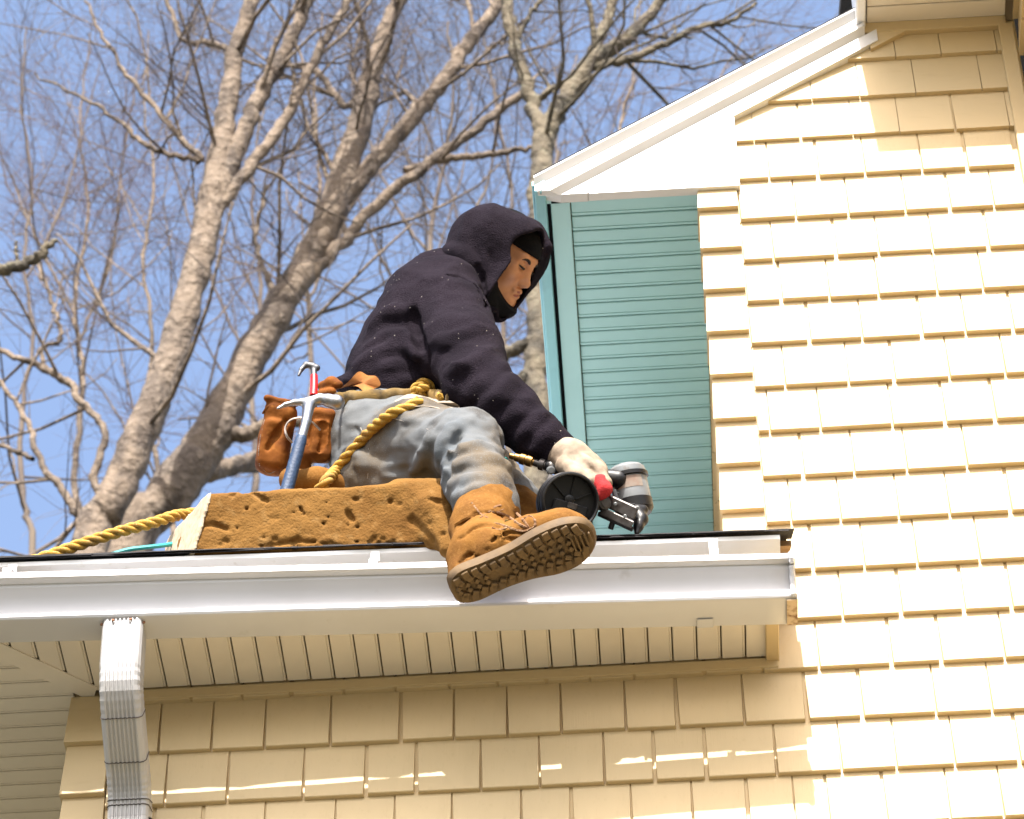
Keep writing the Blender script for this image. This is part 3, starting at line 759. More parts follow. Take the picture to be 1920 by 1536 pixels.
thin = [
 ('slender grey sapling with fine upright twigs between the two pale trunks', [[(330, 1060, 20), (300, 900, 18), (275, 760, 15), (285, 620, 13), (270, 480, 11), (290, 340, 9), (270, 200, 6), (280, 60, 4)]], 15.0, 31, M_twig2),
 ('slender reddish-twigged tree at the far left of the gutter', [[(60, 1060, 22), (45, 950, 20), (40, 800, 16), (60, 640, 13), (45, 480, 11), (60, 340, 9), (40, 200, 7), (50, 50, 5)], [(50, 520, 9), (110, 400, 8), (150, 260, 6), (190, 120, 4)]], 16.0, 33, M_twig2),
 ('thin straight tree showing between leaning trunk and roofer', [[(560, 1060, 24), (570, 900, 22), (585, 700, 18), (575, 520, 16), (600, 340, 12), (590, 180, 9), (605, 20, 6)], [(580, 560, 11), (640, 430, 9), (720, 240, 7), (760, 90, 5)]], 16.5, 35, M_twig2),
 ('thin pale tree behind the raised hood', [[(790, 1060, 26), (800, 860, 24), (815, 640, 20), (805, 470, 17), (830, 330, 13), (850, 190, 10), (840, 40, 7)], [(812, 540, 12), (880, 420, 10), (925, 300, 8), (930, 150, 6)], [(806, 480, 11), (740, 380, 9), (690, 260, 7), (650, 120, 5)]], 15.4, 37, M_twig),
 ('reddish twiggy tree beyond the white rake', [[(1130, 1060, 28), (1125, 800, 24), (1120, 560, 20), (1135, 380, 15), (1160, 250, 11), (1190, 120, 8), (1200, -20, 5)], [(1130, 420, 12), (1220, 300, 9), (1320, 190, 7), (1400, 60, 5)], [(1125, 520, 12), (1060, 400, 9), (1045, 260, 7), (1080, 100, 5)]], 17.5, 39, M_twig2),
 ('distant fine-twigged tree beside the hanging hammers', [[(470, 1060, 24), (480, 880, 20), (470, 700, 16), (490, 540, 13), (470, 380, 10), (490, 220, 7), (520, 60, 4)], [(475, 690, 11), (410, 560, 9), (350, 400, 7), (310, 240, 5)]], 18.5, 41, M_twig2),
 ('distant twiggy tree above the yellow rope', [[(150, 1060, 26), (140, 900, 22), (155, 720, 18), (140, 560, 14), (165, 400, 11), (150, 240, 8), (170, 60, 5)], [(148, 640, 12), (210, 480, 9), (230, 300, 7), (260, 120, 4)], [(145, 600, 10), (80, 470, 8), (20, 330, 6)]], 19.0, 43, M_twig2),
 ('distant pale tree in the gap under the hood', [[(960, 1060, 26), (955, 880, 22), (950, 700, 18), (940, 520, 14), (960, 360, 11), (930, 200, 8), (900, 40, 5)], [(945, 560, 11), (1000, 420, 9), (1060, 260, 6)], [(950, 660, 11), (890, 540, 9), (850, 380, 7), (790, 220, 5)]], 18.0, 45, M_twig),
]
for lab, stems, yy_, sd_, tm in thin:
    tree('bare_tree', lab, stems, yy_, M_twig if sd_ % 4 == 1 else M_bark, tm, sd_, dens=(2.6, 3.6, 4.6), lens=(2.3, 1.15, .6), group='thin bare trees farther back', wpx=.6)

# ------------------------------------------------------------------ implicit-surface toolkit (for bodies, cloth, leather, foam)
B3 = np.array([CR, CU, -CF])                   # rows: right, up, toward the viewer
REFP = K(880, 720, -.2)
def loc(p): return B3 @ (V3(p) - REFP)         # world -> local working frame
def W2(pl): return pl @ B3 + REFP
def PK(px, py, Y): return loc(K(px, py, Y))
PXM = 1 / 905.0
def FP(px0, py0, px1, py1, Y0, Y1, h):
    c = np.array([PK(x, y, Y) for x in (px0, px1) for y in (py0, py1) for Y in (Y0, Y1)])
    return Field(c.min(0), c.max(0), h)
class Field:
    def __init__(s, lo, hi, h, axes=None):
        s.ax = axes or [np.arange(lo[i], hi[i] + h, h).astype(np.float32) for i in range(3)]
        s.D = np.full([len(a) for a in s.ax], 9.0, np.float32)
    def sl(s, lo, hi):
        r = []
        for i in range(3):
            a = np.searchsorted(s.ax[i], lo[i]); b = np.searchsorted(s.ax[i], hi[i]); r.append(slice(max(a - 1, 0), min(b + 1, len(s.ax[i]))))
        return tuple(r)
    def grid(s, sl):
        return np.meshgrid(*[s.ax[i][sl[i]] for i in range(3)], indexing='ij')
    def _merge(s, sl, d, k, op):
        A = s.D[sl]
        if op == 'add':
            if k > 0:
                hh = np.clip(.5 + .5 * (A - d) / k, 0, 1); s.D[sl] = A * (1 - hh) + d * hh - k * hh * (1 - hh)
            else: s.D[sl] = np.minimum(A, d)
        elif op == 'sub':
            if k > 0:
                hh = np.clip(.5 - .5 * (A + d) / k, 0, 1); s.D[sl] = A * (1 - hh) - d * hh + k * hh * (1 - hh)
            else: s.D[sl] = np.maximum(A, -d)
    def cone(s, a, b, ra, rb, k=.02, op='add', sq=None):
        """tapered capsule; sq = (axis vector, factor) squashes along that axis"""
        a, b = V3(a), V3(b); m = max(ra, rb) * (1.0 if sq is None else max(1, sq[1])) + k + .03
        sl = s.sl(np.minimum(a, b) - m, np.maximum(a, b) + m); X, Y, Z = s.grid(sl)
        if X.size == 0: return s
        ab = b - a; L2 = ab @ ab + 1e-12
        t = np.clip(((X - a[0]) * ab[0] + (Y - a[1]) * ab[1] + (Z - a[2]) * ab[2]) / L2, 0, 1)
        dx, dy, dz = X - a[0] - t * ab[0], Y - a[1] - t * ab[1], Z - a[2] - t * ab[2]
        if sq is not None:
            v = V3(sq[0]) / np.linalg.norm(sq[0]); q = dx * v[0] + dy * v[1] + dz * v[2]; c = 1 / sq[1] - 1
            dx, dy, dz = dx + q * c * v[0], dy + q * c * v[1], dz + q * c * v[2]
        d = np.sqrt(dx * dx + dy * dy + dz * dz) - (ra + (rb - ra) * t)
        s._merge(sl, d.astype(np.float32), k, op); return s
    def chain(s, pts, k=.02, op='add', sq=None):
        for (a, ra), (b, rb) in zip(pts[:-1], pts[1:]): s.cone(a, b, ra, rb, k, op, sq)
        return s
    def ell(s, c, r, ax=None, k=.02, op='add'):
        c = V3(c); r = V3(r); A = np.eye(3) if ax is None else np.asarray(ax); m = r.max() + k + .03
        sl = s.sl(c - m, c + m); X, Y, Z = s.grid(sl)
        if X.size == 0: return s
        p = [A[i][0] * (X - c[0]) + A[i][1] * (Y - c[1]) + A[i][2] * (Z - c[2]) for i in range(3)]
        k0 = np.sqrt(sum((p[i] / r[i]) ** 2 for i in range(3))); k1 = np.sqrt(sum((p[i] / r[i] ** 2) ** 2 for i in range(3))) + 1e-9
        s._merge(sl, (k0 * (k0 - 1) / k1).astype(np.float32), k, op); return s
    def rbox(s, c, hd, ax, rr, k=.01, op='add'):
        c = V3(c); hd = V3(hd); m = np.linalg.norm(hd) + k + .03
        sl = s.sl(c - m, c + m); X, Y, Z = s.grid(sl)
        if X.size == 0: return s
        q = [np.abs(ax[i][0] * (X - c[0]) + ax[i][1] * (Y - c[1]) + ax[i][2] * (Z - c[2])) - hd[i] + rr for i in range(3)]
        d = np.sqrt(sum(np.maximum(e, 0) ** 2 for e in q)) + np.minimum(np.maximum(q[0], np.maximum(q[1], q[2])), 0) - rr
        s._merge(sl, d.astype(np.float32), k, op); return s
    def half(s, p, n, k=0.0):
        """keep the side where (x-p).n < 0"""
        X, Y, Z = np.meshgrid(*s.ax, indexing='ij'); n = V3(n) / np.linalg.norm(n)
        d = ((X - p[0]) * n[0] + (Y - p[1]) * n[1] + (Z - p[2]) * n[2]).astype(np.float32); s.D = np.maximum(s.D, d); return s
    def disp(s, fn, band=.03):
        i = np.where(np.abs(s.D) < band)
        P = np.stack([s.ax[a][i[a]] for a in range(3)], -1); s.D[i] += fn(P).astype(np.float32); return s
    def mesh(s):
        D = s.D; ins = D < 0; nx, ny, nz = D.shape
        c = [ins[a:nx - 1 + a, b:ny - 1 + b, e:nz - 1 + e] for a in (0, 1) for b in (0, 1) for e in (0, 1)]
        cnt = sum(x.astype(np.int8) for x in c); act = (cnt > 0) & (cnt < 8)
        ci = np.argwhere(act); vid = np.full(act.shape, -1, np.int64); vid[act] = np.arange(len(ci))
        acc = np.zeros((len(ci), 3)); num = np.zeros(len(ci))
        I, J, Kk = ci.T
        corner = [(a, b, e) for a in (0, 1) for b in (0, 1) for e in (0, 1)]
        val = {q: D[I + q[0], J + q[1], Kk + q[2]] for q in corner}
        pos = lambda q: np.stack([s.ax[0][I + q[0]], s.ax[1][J + q[1]], s.ax[2][Kk + q[2]]], -1)
        for q in corner:
            for a in range(3):
                if q[a] == 0:
                    r = list(q); r[a] = 1; r = tuple(r); v0, v1 = val[q], val[r]
                    m = (v0 < 0) != (v1 < 0)
                    t = np.where(m, v0 / (v0 - v1 + 1e-12), 0)[:, None]
                    acc += np.where(m[:, None], pos(q) * (1 - t) + pos(r) * t, 0); num += m
        V = acc / num[:, None]
        F = []
        for a in range(3):
            o1, o2 = [(1, 2), (2, 0), (0, 1)][a]
            s0 = [slice(None)] * 3; s1 = [slice(None)] * 3; s0[a] = slice(0, -1); s1[a] = slice(1, None)
            A, Bq = ins[tuple(s0)], ins[tuple(s1)]
            e = np.argwhere(A != Bq); e = e[(e[:, o1] > 0) & (e[:, o2] > 0) & (e[:, o1] < D.shape[o1] - 1) & (e[:, o2] < D.shape[o2] - 1)]
            if len(e) == 0: continue
            fl = A[tuple(e.T)]
            def g(d1, d2):
                q = e.copy(); q[:, o1] += d1; q[:, o2] += d2; return vid[tuple(q.T)]
            q = np.stack([g(-1, -1), g(0, -1), g(0, 0), g(-1, 0)], -1)
            q[~fl] = q[~fl][:, ::-1]; F.append(q)
        return V, np.vstack(F)
_lat = RNG.random((24, 24, 24)).astype(np.float32)
def vnoise(P, sc):
    q = P * sc + 7.3; i = np.floor(q).astype(int); f = q - i; f = f * f * (3 - 2 * f); i %= 24; j = (i + 1) % 24
    g = lambda a, b, c: _lat[a, b, c]
    x0, y0, z0 = i.T; x1, y1, z1 = j.T; fx, fy, fz = f.T
    l = lambda a, b, t: a + (b - a) * t
    return l(l(l(g(x0, y0, z0), g(x1, y0, z0), fx), l(g(x0, y1, z0), g(x1, y1, z0), fx), fy), l(l(g(x0, y0, z1), g(x1, y0, z1), fx), l(g(x0, y1, z1), g(x1, y1, z1), fx), fy), fz) - .5
def keep_big(V, F):
    """largest connected piece only"""
    lab = np.arange(len(V))
    E = np.vstack([F[:, [0, 1]], F[:, [1, 2]], F[:, [2, 3]]])
    while True:
        m = np.minimum(lab[E[:, 0]], lab[E[:, 1]]); n0 = lab.copy(); np.minimum.at(lab, E[:, 0], m); np.minimum.at(lab, E[:, 1], m); lab = lab[lab]
        if (lab == n0).all(): break
    u, c = np.unique(lab, return_counts=True); keep = lab == u[c.argmax()]
    idx = -np.ones(len(V), int); idx[keep] = np.arange(keep.sum())
    return V[keep], idx[F[keep[F[:, 0]]]]
def relax(V, F, it=1, lam=.5):
    E = np.vstack([F[:, [0, 1]], F[:, [1, 2]], F[:, [2, 3]], F[:, [3, 0]]])
    for _ in range(it):
        S = np.zeros_like(V); c = np.zeros(len(V)); np.add.at(S, E[:, 0], V[E[:, 1]]); np.add.at(c, E[:, 0], 1); np.add.at(S, E[:, 1], V[E[:, 0]]); np.add.at(c, E[:, 1], 1)
        V = V + lam * (S / c[:, None] - V)
    return V
def sdf_obj(name, fld, m, parent, smooth_it=1, big=True, label=None):
    V, F = fld.mesh()
    if big: V, F = keep_big(V, F)
    V = relax(V, F, smooth_it)
    o = fast_mesh(name, W2(V), F, m, parent)
    if label: o['label'] = label
    return o

# ------------------------------------------------------------------ person
def specks(N, L, co, cur, b):                  # pale sawdust flecks caught in the fleece
    vo = N.new('ShaderNodeTexVoronoi'); vo.inputs['Scale'].default_value = 150; L.new(co, vo.inputs['Vector'])
    lt = N.new('ShaderNodeMath'); lt.operation = 'LESS_THAN'; lt.inputs[1].default_value = .14; L.new(vo.outputs['Distance'], lt.inputs[0])
    sp = N.new('ShaderNodeSeparateColor'); L.new(vo.outputs['Color'], sp.inputs[0])
    gt = N.new('ShaderNodeMath'); gt.operation = 'GREATER_THAN'; gt.inputs[1].default_value = .955; L.new(sp.outputs[0], gt.inputs[0])
    nz = N.new('ShaderNodeTexNoise'); nz.inputs['Scale'].default_value = 6; L.new(co, nz.inputs['Vector'])
    g2 = N.new('ShaderNodeMath'); g2.operation = 'GREATER_THAN'; g2.inputs[1].default_value = .42; L.new(nz.outputs['Fac'], g2.inputs[0])
    mu = N.new('ShaderNodeMath'); mu.operation = 'MULTIPLY'; L.new(lt.outputs[0], mu.inputs[0]); L.new(gt.outputs[0], mu.inputs[1])
    m2 = N.new('ShaderNodeMath'); m2.operation = 'MULTIPLY'; L.new(mu.outputs[0], m2.inputs[0]); L.new(g2.outputs[0], m2.inputs[1])
    mx = N.new('ShaderNodeMix'); mx.data_type = 'RGBA'; mx.inputs['B'].default_value = (.55, .5, .45, 1); L.new(cur, mx.inputs['A']); L.new(m2.outputs[0], mx.inputs['Factor'])
    return mx.outputs['Result']
M_fleece = mat('navy_black_fleece', (0.0110, 0.0078, 0.0125), 0.95, spec=0.08, noise=[(260, (0.021, 0.016, 0.023), 0.45, 0.75, 3.0), (9, (0.008, 0.0058, 0.0095), 0.45, 0.7)], bump=(330, 1.0, 0.004, 3), extra=specks)
M_black = mat('black_knit', (0.006, 0.006, 0.007), 0.95, spec=0.1, bump=(400, .8, .003))
M_skin = mat('skin', (0.50, 0.225, 0.105), 0.42, spec=0.5, noise=[(26, (0.40, 0.16, 0.072), 0.5, 0.75, 3.0)], bump=(500, .15, .001))
M_lip = mat('lips', (0.30, 0.09, 0.06), 0.45)
M_hair = mat('brow_hair', (0.012, 0.008, 0.006), 0.8)
M_jean = mat('worn_denim', (0.118, 0.126, 0.132), 0.9, spec=0.12, noise=[(7, (0.068, 0.084, 0.100), 0.45, 0.66, 4.0), (6.0, (0.112, 0.088, 0.060), 0.45, 0.62, 6.0), (9, (0.040, 0.034, 0.028), 0.54, 0.70, 5.0), (420, (0.148, 0.155, 0.16), 0.55, 0.8, 2.0)], bump=(420, .6, .0016, 2))
M_suede = mat('tan_suede', (0.1849, 0.08428, 0.01892), 0.9, spec=0.1, noise=[(14, (0.1118, 0.04816, 0.0129), 0.45, 0.70, 5.0), (160, (0.2236, 0.1101, 0.03096), 0.5, 0.8)], bump=(260, .6, .0015))
M_sole = mat('gum_rubber', (0.117, 0.0684, 0.0234), 0.75, noise=[(30, (0.0765, 0.0468, 0.0198), 0.42, 0.7, 5.0)], bump=(80, .4, .002))
M_lace = mat('boot_lace', (0.16, 0.075, 0.030), 0.9, noise=(300, (.30, .2, .11), .5, .7))
M_glove = mat('cream_leather_glove', (0.2465, 0.1955, 0.1403), 0.8, noise=[(22, (0.1615, 0.1148, 0.0765), 0.48, 0.72, 5.0)], bump=(120, .5, .002))
M_gred = mat('red_glove_knit', (0.336, 0.0096, 0.0112), 0.9, bump=(260, .8, .002))
M_stitch = mat('seam_stitch', (0.28, 0.26, 0.23), 0.9)

person = root('person', K(700, 905, -.15), 'person in navy hooded fleece, faded jeans and tan boots sitting on the roof edge', 'person')
def pc(px, py, Y, r): return (PK(px, py, Y), r * PXM)
# head frame
hF = np.array([.82, -.42, .39]); hF /= np.linalg.norm(hF)
hU = np.array([.45, .89, .01]); hU -= hF * (hU @ hF); hU /= np.linalg.norm(hU)
hS = np.cross(hF, hU)                          # toward the viewer side
HO = PK(938, 477, -.06); HSC = .93
def H(f, u, s): return HO + HSC * (hF * f + hU * u + hS * s)
HAX = np.array([hF, hU, hS])
def head_prims(F_, off=0.0, face=True):
    e = off
    F_.ell(H(-.004, .022, 0), HSC * np.array([.093, .086, .073]) + e, HAX, k=0)
    F_.ell(H(.028, -.036, 0), HSC * np.array([.060, .082, .058]) + e, HAX, k=.03)
    for s in (-1, 1):
        F_.cone(H(-.005, -.058, .050 * s), H(.062, -.100, .012 * s), .020 + e, .017 + e, k=.03)
        F_.ell(H(.056, -.026, .040 * s), np.array([.023, .020, .020]) + e, HAX, k=.025)
    F_.cone(H(.070, -.101, -.008), H(.070, -.101, .008), .017 + e, .017 + e, k=.02)
    if face:
        F_.cone(H(.074, .014, -.032), H(.074, .014, .032), .011, .011, k=.02)
        F_.cone(H(.080, .008, 0), H(.096, -.034, 0), .0075, .0098, k=.012)
        F_.ell(H(.0985, -.039, 0), np.array([.0105, .0095, .0115]) * HSC, HAX, k=.008)
        for s in (-1, 1):
            F_.ell(H(.088, -.043, .0115 * s), np.array([.009, .0075, .0065]), HAX, k=.006)
            F_.ell(H(.0925, -.001, .034 * s), np.array([.0165, .0125, .0165]), HAX, k=.010, op='sub')
            F_.ell(H(.0735, -.001, .0325 * s), np.array([.0122, .0118, .0135]), HAX, k=.003)
            F_.ell(H(.093, -.049, .007 * s), np.array([.004, .003, .0035]), HAX, k=.002, op='sub')
        F_.cone(H(.086, -.0645, -.017), H(.0915, -.063, 0), .0055, .0065, k=.006); F_.cone(H(.0915, -.063, 0), H(.086, -.0645, .017), .0065, .0055, k=.006)
        F_.cone(H(.083, -.076, -.014), H(.089, -.0755, 0), .006, .0075, k=.006); F_.cone(H(.089, -.0755, 0), H(.083, -.076, .014), .0075, .006, k=.006)
        F_.cone(H(.0965, -.0695, -.018), H(.0965, -.0695, .018), .0022, .0022, k=.003, op='sub')
# --- body: one continuous mesh, fine grid round the face, coarse elsewhere
def axes_mixed(lo, hi, flo, fhi, fine, coarse):
    a = np.concatenate([np.arange(lo, flo, coarse), np.arange(flo, fhi, fine), np.arange(fhi, hi + coarse, coarse)]); return np.unique(a).astype(np.float32)
hc = HO
ax = [axes_mixed(-.36, .36, hc[0] - .03, hc[0] + .125, .0026, .010), axes_mixed(-.50, .44, hc[1] - .16, hc[1] + .06, .0026, .010), axes_mixed(-.60, .58, hc[2] - .03, hc[2] + .125, .0026, .010)]
bf_ = Field(None, None, None, axes=ax)
SPN = [pc(705, 815, -.04, 80), pc(745, 735, -.02, 78), pc(785, 640, -.03, 80), pc(822, 575, -.03, 84), pc(850, 535, -.04, 62)]
for yo in (-.07, .05): bf_.chain([(PK(x, y, Y + yo), r * PXM) for x, y, Y, r in ((705, 815, -.04, 74), (745, 735, -.02, 70), (785, 640, -.03, 72), (822, 578, -.03, 76), (848, 545, -.04, 50))], k=.05)
bf_.chain([pc(862, 535, -.04, 54), (H(-.02, -.07, 0), .050)], k=.04)
bf_.chain([pc(848, 585, -.19, 52), pc(890, 725, -.29, 42), pc(1035, 838, -.30, 26), pc(1085, 872, -.31, 24)], k=.03)
bf_.chain([pc(850, 570, .14, 52), pc(866, 705, .10, 42), pc(955, 775, -.02, 26), pc(985, 800, -.06, 24)], k=.03)
bf_.chain([pc(708, 830, -.12, 72), pc(870, 836, -.33, 50), pc(905, 985, -.45, 34), pc(905, 1035, -.48, 36), pc(1060, 1015, -.53, 28)], k=.03)
bf_.chain([pc(720, 835, .06, 70), pc(912, 885, -.04, 46), pc(955, 960, -.10, 34), pc(1012, 988, -.14, 24)], k=.03)
head_prims(bf_)
sdf_obj('body', bf_, M_skin, person, 0)
# brows, lashes, lips
for s in (-1, 1):
    pts = spline([H(.0905, .009, .014 * s), H(.0900, .0145, .026 * s), H(.0845, .0155, .038 * s), H(.0755, .009, .048 * s)], 9)
    MB().tube([W2(p) for p in pts], [.002, .0034, .004, .004, .0038, .0034, .003, .0022, .0012], 6).build('eyebrow', M_hair, person, smooth=True)
    pts = spline([H(.0850, -.007, .021 * s), H(.0885, -.0078, .029 * s), H(.0868, -.0072, .038 * s), H(.0800, -.004, .046 * s)], 9)
    MB().tube([W2(p) for p in pts], [.0012, .002, .0026, .0028, .0028, .0028, .0026, .002, .001], 6).build('eyelash', M_hair, person, smooth=True)
for u, rr, ff in ((-.0640, .0042, .0945), (-.0752, .0050, .0930)):
    pts = spline([H(.0885, u - .0015, -.017), H(ff - .0015, u, -.008), H(ff, u, 0), H(ff - .0015, u, .008), H(.0885, u - .0015, .017)], 11)
    MB().tube([W2(p) for p in pts], [rr * q for q in (.25, .6, .85, 1, 1, 1, 1, 1, .85, .6, .25)], 6).build('lip', M_lip, person, smooth=True)
# --- beanie and face scarf
fb = Field(HO - .16, HO + .17, .0035)
fb.ell(H(-.004, .022, 0), HSC * np.array([.093, .086, .073]) + .008, HAX, k=0)
fb.half(H(.085, .030, 0), -hU * .98 + hF * -.12)
fb.disp(lambda P: .0009 * np.sin((P - HO) @ hS * 900))
sdf_obj('beanie', fb, M_black, person, 1)
fs = Field(HO - np.array([.2, .22, .16]), HO + np.array([.17, .1, .17]), .0035)
head_prims(fs, .007, face=False)
fs.cone(H(-.02, -.06, 0), PK(868, 560, -.05), .068, .085, k=.04)
fs.ell(H(.055, -.112, .01), np.array([.040, .030, .045]), HAX, k=.03)
fs.half(H(.030, -.052, 0), hU * .80 + hF * .66)
fs.disp(lambda P: .006 * vnoise(P, 28))
sdf_obj('face_scarf', fs, M_black, person, 1)
# --- hoodie: torso, sleeves
fh = FP(600, 900, 1110, 450, -.42, .26, .0048)
for yo, q in ((-.10, .93), (.0, 1.0), (.10, .93)):
    fh.chain([(PK(x, y, Y + yo), r * PXM * q) for x, y, Y, r in ((738, 760, -.02, 92), (748, 715, -.02, 97), (776, 640, -.03, 95), (815, 575, -.03, 98), (838, 545, -.04, 70))], k=.05)
fh.chain([pc(838, 540, -.05, 66), pc(880, 525, -.06, 60)], k=.05)
fh.chain([pc(842, 588, -.18, 80), pc(868, 660, -.24, 76), pc(893, 728, -.285, 66), pc(950, 775, -.29, 56), pc(1005, 815, -.295, 44), pc(1032, 836, -.30, 41)], k=.035)
fh.chain([pc(850, 575, .12, 74), pc(868, 700, .10, 58), pc(955, 775, -.02, 40)], k=.03)
# hem band and cuff
fh.chain([pc(642, 722, -.09, 14), pc(700, 734, -.17, 14), pc(800, 740, -.18, 14)], k=.02)
fh.chain([pc(1026, 826, -.30, 39), pc(1046, 843, -.30, 35)], k=.012)
fh.half(PK(720, 752, -.1), PK(700, 800, -.1) - PK(738, 700, -.1)) if False else None
# folds: ridges and grooves
def ridge(pts, r, depth=.006, k=.014, op='add'):
    P = spline([PK(x, y, Y) for x, y, Y in pts], 10)
    for a, b in zip(P[:-1], P[1:]): fh.cone(a, b, r, r, k, op)
surf = []
def dense(pts, m=6):
    P = spline(np.array(pts, float), m * (len(pts) - 1) + 1) if len(pts) > 2 else np.linspace(pts[0], pts[1], m + 1)
    return [tuple(p) for p in P]
def groove_px(F_, pts, r=.005, k=.012, Ysearch=(-.5, .2)):
    """groove along the visible surface under photo points"""
    P = [front_point(F_, x, y) for x, y in dense(pts, 5)]; P = [p for p in P if p is not None]
    if len(P) < 2: return
    for a, b in zip(P[:-1], P[1:]): F_.cone(a, b, r, r, k, 'sub')
def ridge_px(F_, pts, r=.008, k=.02, sink=.5):
    P = [front_point(F_, x, y) for x, y in pts]; P = [p - np.array([0, 0, r * sink]) for p in P if p is not None]
    if len(P) < 2: return
    P = spline(P, max(8, 4 * len(P)))
    n = len(P)
    for i, (a, b) in enumerate(zip(P[:-1], P[1:])):
        q = lambda t: r * (.35 + .65 * math.sin(math.pi * min(max(t, 0.02), .98)))
        F_.cone(a, b, q(i / (n - 1)), q((i + 1) / (n - 1)), k, 'add')
def sample(F_, p):
    i = [np.searchsorted(F_.ax[a], p[a]) for a in range(3)]
    if any(i[a] <= 0 or i[a] >= len(F_.ax[a]) for a in range(3)): return 9.0
    return F_.D[tuple(i)]
def front_point(F_, x, y, y0=-.62, y1=.25, n=260):
    for Y in np.linspace(y0, y1, n):
        p = PK(x, y, Y)
        if sample(F_, p) < 0: return p
    return None
for pts, r in (([(668, 690), (720, 668), (775, 672)], .011), ([(655, 712), (720, 695), (790, 700)], .012), ([(690, 650), (740, 632), (785, 640)], .010), ([(700, 612), (735, 590), (770, 600)], .009),
               ([(690, 728), (750, 716), (800, 722)], .010), ([(708, 672), (752, 650), (792, 668)], .008)): ridge_px(fh, pts, r, .022)
for pts, r in (([(872, 748), (905, 728), (942, 690)], .012), ([(905, 770), (940, 745), (962, 715)], .012), ([(945, 798), (975, 775), (992, 748)], .010), ([(975, 826), (1005, 800), (1020, 778)], .009), ([(1000, 842), (1025, 818), (1043, 796)], .008),
               ([(838, 700), (870, 690), (915, 660)], .010), ([(820, 640), (850, 640), (900, 620)], .007)): ridge_px(fh, pts, r, .022)
# sleeve crease against the body and shoulder seams
groove_px(fh, [(775, 585), (788, 640), (800, 690), (820, 735)], .010, .02)
groove_px(fh, [(742, 590), (765, 572), (775, 545), (815, 523), (862, 520), (895, 545), (912, 580)], .0052, .004)
fh.disp(lambda P: .010 * vnoise(P, 9) + .007 * (np.abs(vnoise(P * np.array([1, 1.8, 1]), 15)) * 2 - .5) + .004 * vnoise(P, 32) + .002 * vnoise(P, 70))
hoodie = sdf_obj('hoodie', fh, M_fleece, person, 1)
# --- hood (shell with an opening)
def hood_prims(F_, off):
    e = off
    for yo in (-.045, .045):
        F_.cone(PK(925, 466, -.06 + yo), PK(965, 468, -.06 + yo), 94 * PXM + e, 75 * PXM + e, k=.02)
        F_.cone(PK(955, 505, -.06 + yo * .9), PK(938, 568, -.07 + yo * .8), 64 * PXM + e, 43 * PXM + e, k=.03)
        F_.cone(PK(915, 480, -.05 + yo), PK(868, 530, -.04 + yo), 82 * PXM + e, 66 * PXM + e, k=.03)
    F_.cone(PK(1000, 440, -.05), PK(1024, 464, -.04), 20 * PXM + e, 14 * PXM + e, k=.02)
fo = FP(780, 650, 1060, 360, -.25, .14, .0034)
hood_prims(fo, 0)
ridge_px(fo, [(880, 400), (872, 450), (890, 510), (905, 560)], .010, .02)
ridge_px(fo, [(905, 470), (915, 520), (922, 570)], .007, .014)
ridge_px(fo, [(835, 468), (870, 478), (900, 520)], .010, .02)
groove_px(fo, [(895, 500), (905, 535), (908, 575)], .004, .010)
fo.disp(lambda P: .010 * vnoise(P, 10) + .005 * vnoise(P, 26) + .002 * vnoise(P, 60))
inner = Field(None, None, None, axes=fo.ax); hood_prims(inner, -.010)
opn = Field(None, None, None, axes=fo.ax)
p_open = PK(950, 500, -.16); X_, Y_, Z_ = np.meshgrid(*fo.ax, indexing='ij')
nn_ = np.array([.85, -.37, .36]); nn_ /= np.linalg.norm(nn_)
dpl = ((X_ - p_open[0]) * nn_[0] + (Y_ - p_open[1]) * nn_[1] + (Z_ - p_open[2]) * nn_[2]).astype(np.float32)
shell = np.maximum(fo.D, -inner.D)
fo.D = np.where(dpl > -.004, np.maximum(shell, dpl - .0), shell)
fo.D = np.maximum(shell, dpl)
fo.ell(PK(1006, 470, -.17), (.056, .046, .07), None, k=.014, op='sub')
sdf_obj('hood', fo, M_fleece, person, 1)
# --- jeans
fj = FP(590, 1060, 1035, 690, -.54, .22, .0048)
for yo in (-.07, .05): fj.chain([(PK(712, 822, -.05 + yo), 96 * PXM), (PK(742, 762, -.03 + yo), 82 * PXM)], k=.05)
fj.chain([pc(672, 868, -.11, 52), pc(690, 905, -.13, 62), pc(760, 905, -.2, 58)], k=.04)
fj.chain([pc(708, 832, -.12, 90), pc(790, 833, -.23, 78), pc(872, 836, -.335, 68)], k=.04)
fj.chain([pc(874, 838, -.335, 67), pc(893, 900, -.39, 58), pc(912, 953, -.43, 60)], k=.03)
fj.chain([pc(720, 838, .06, 84), pc(905, 892, -.03, 62), pc(952, 946, -.09, 57), pc(958, 985, -.12, 52)], k=.035)
fj.half(PK(912, 957, -.43), (PK(912, 960, -.43) - PK(897, 900, -.39)) if False else np.array([.08, -1.0, 0.28])) if False else None
for pts, r in (([(835, 868), (862, 848), (905, 842), (938, 850)], .009), ([(838, 890), (870, 872), (920, 868), (945, 876)], .008), ([(842, 912), (880, 900), (925, 905)], .006), ([(830, 845), (850, 815), (880, 790)], .009),
               ([(820, 880), (832, 840), (850, 800)], .008), ([(850, 935), (890, 922), (950, 928)], .006), ([(770, 890), (800, 850), (812, 820)], .007), ([(700, 800), (740, 785), (780, 790)], .006), ([(660, 850), (690, 870), (740, 885)], .007)): ridge_px(fj, pts, r, .02)
groove_px(fj, [(832, 905), (838, 880), (846, 850), (862, 815)], .007, .014)
groove_px(fj, [(735, 787), (770, 797), (822, 815)], .002, .004)
groove_px(fj, [(676, 905), (684, 870), (682, 832), (668, 800)], .0025, .005)
groove_px(fj, [(930, 790), (945, 850), (955, 900), (970, 945)], .002, .004)
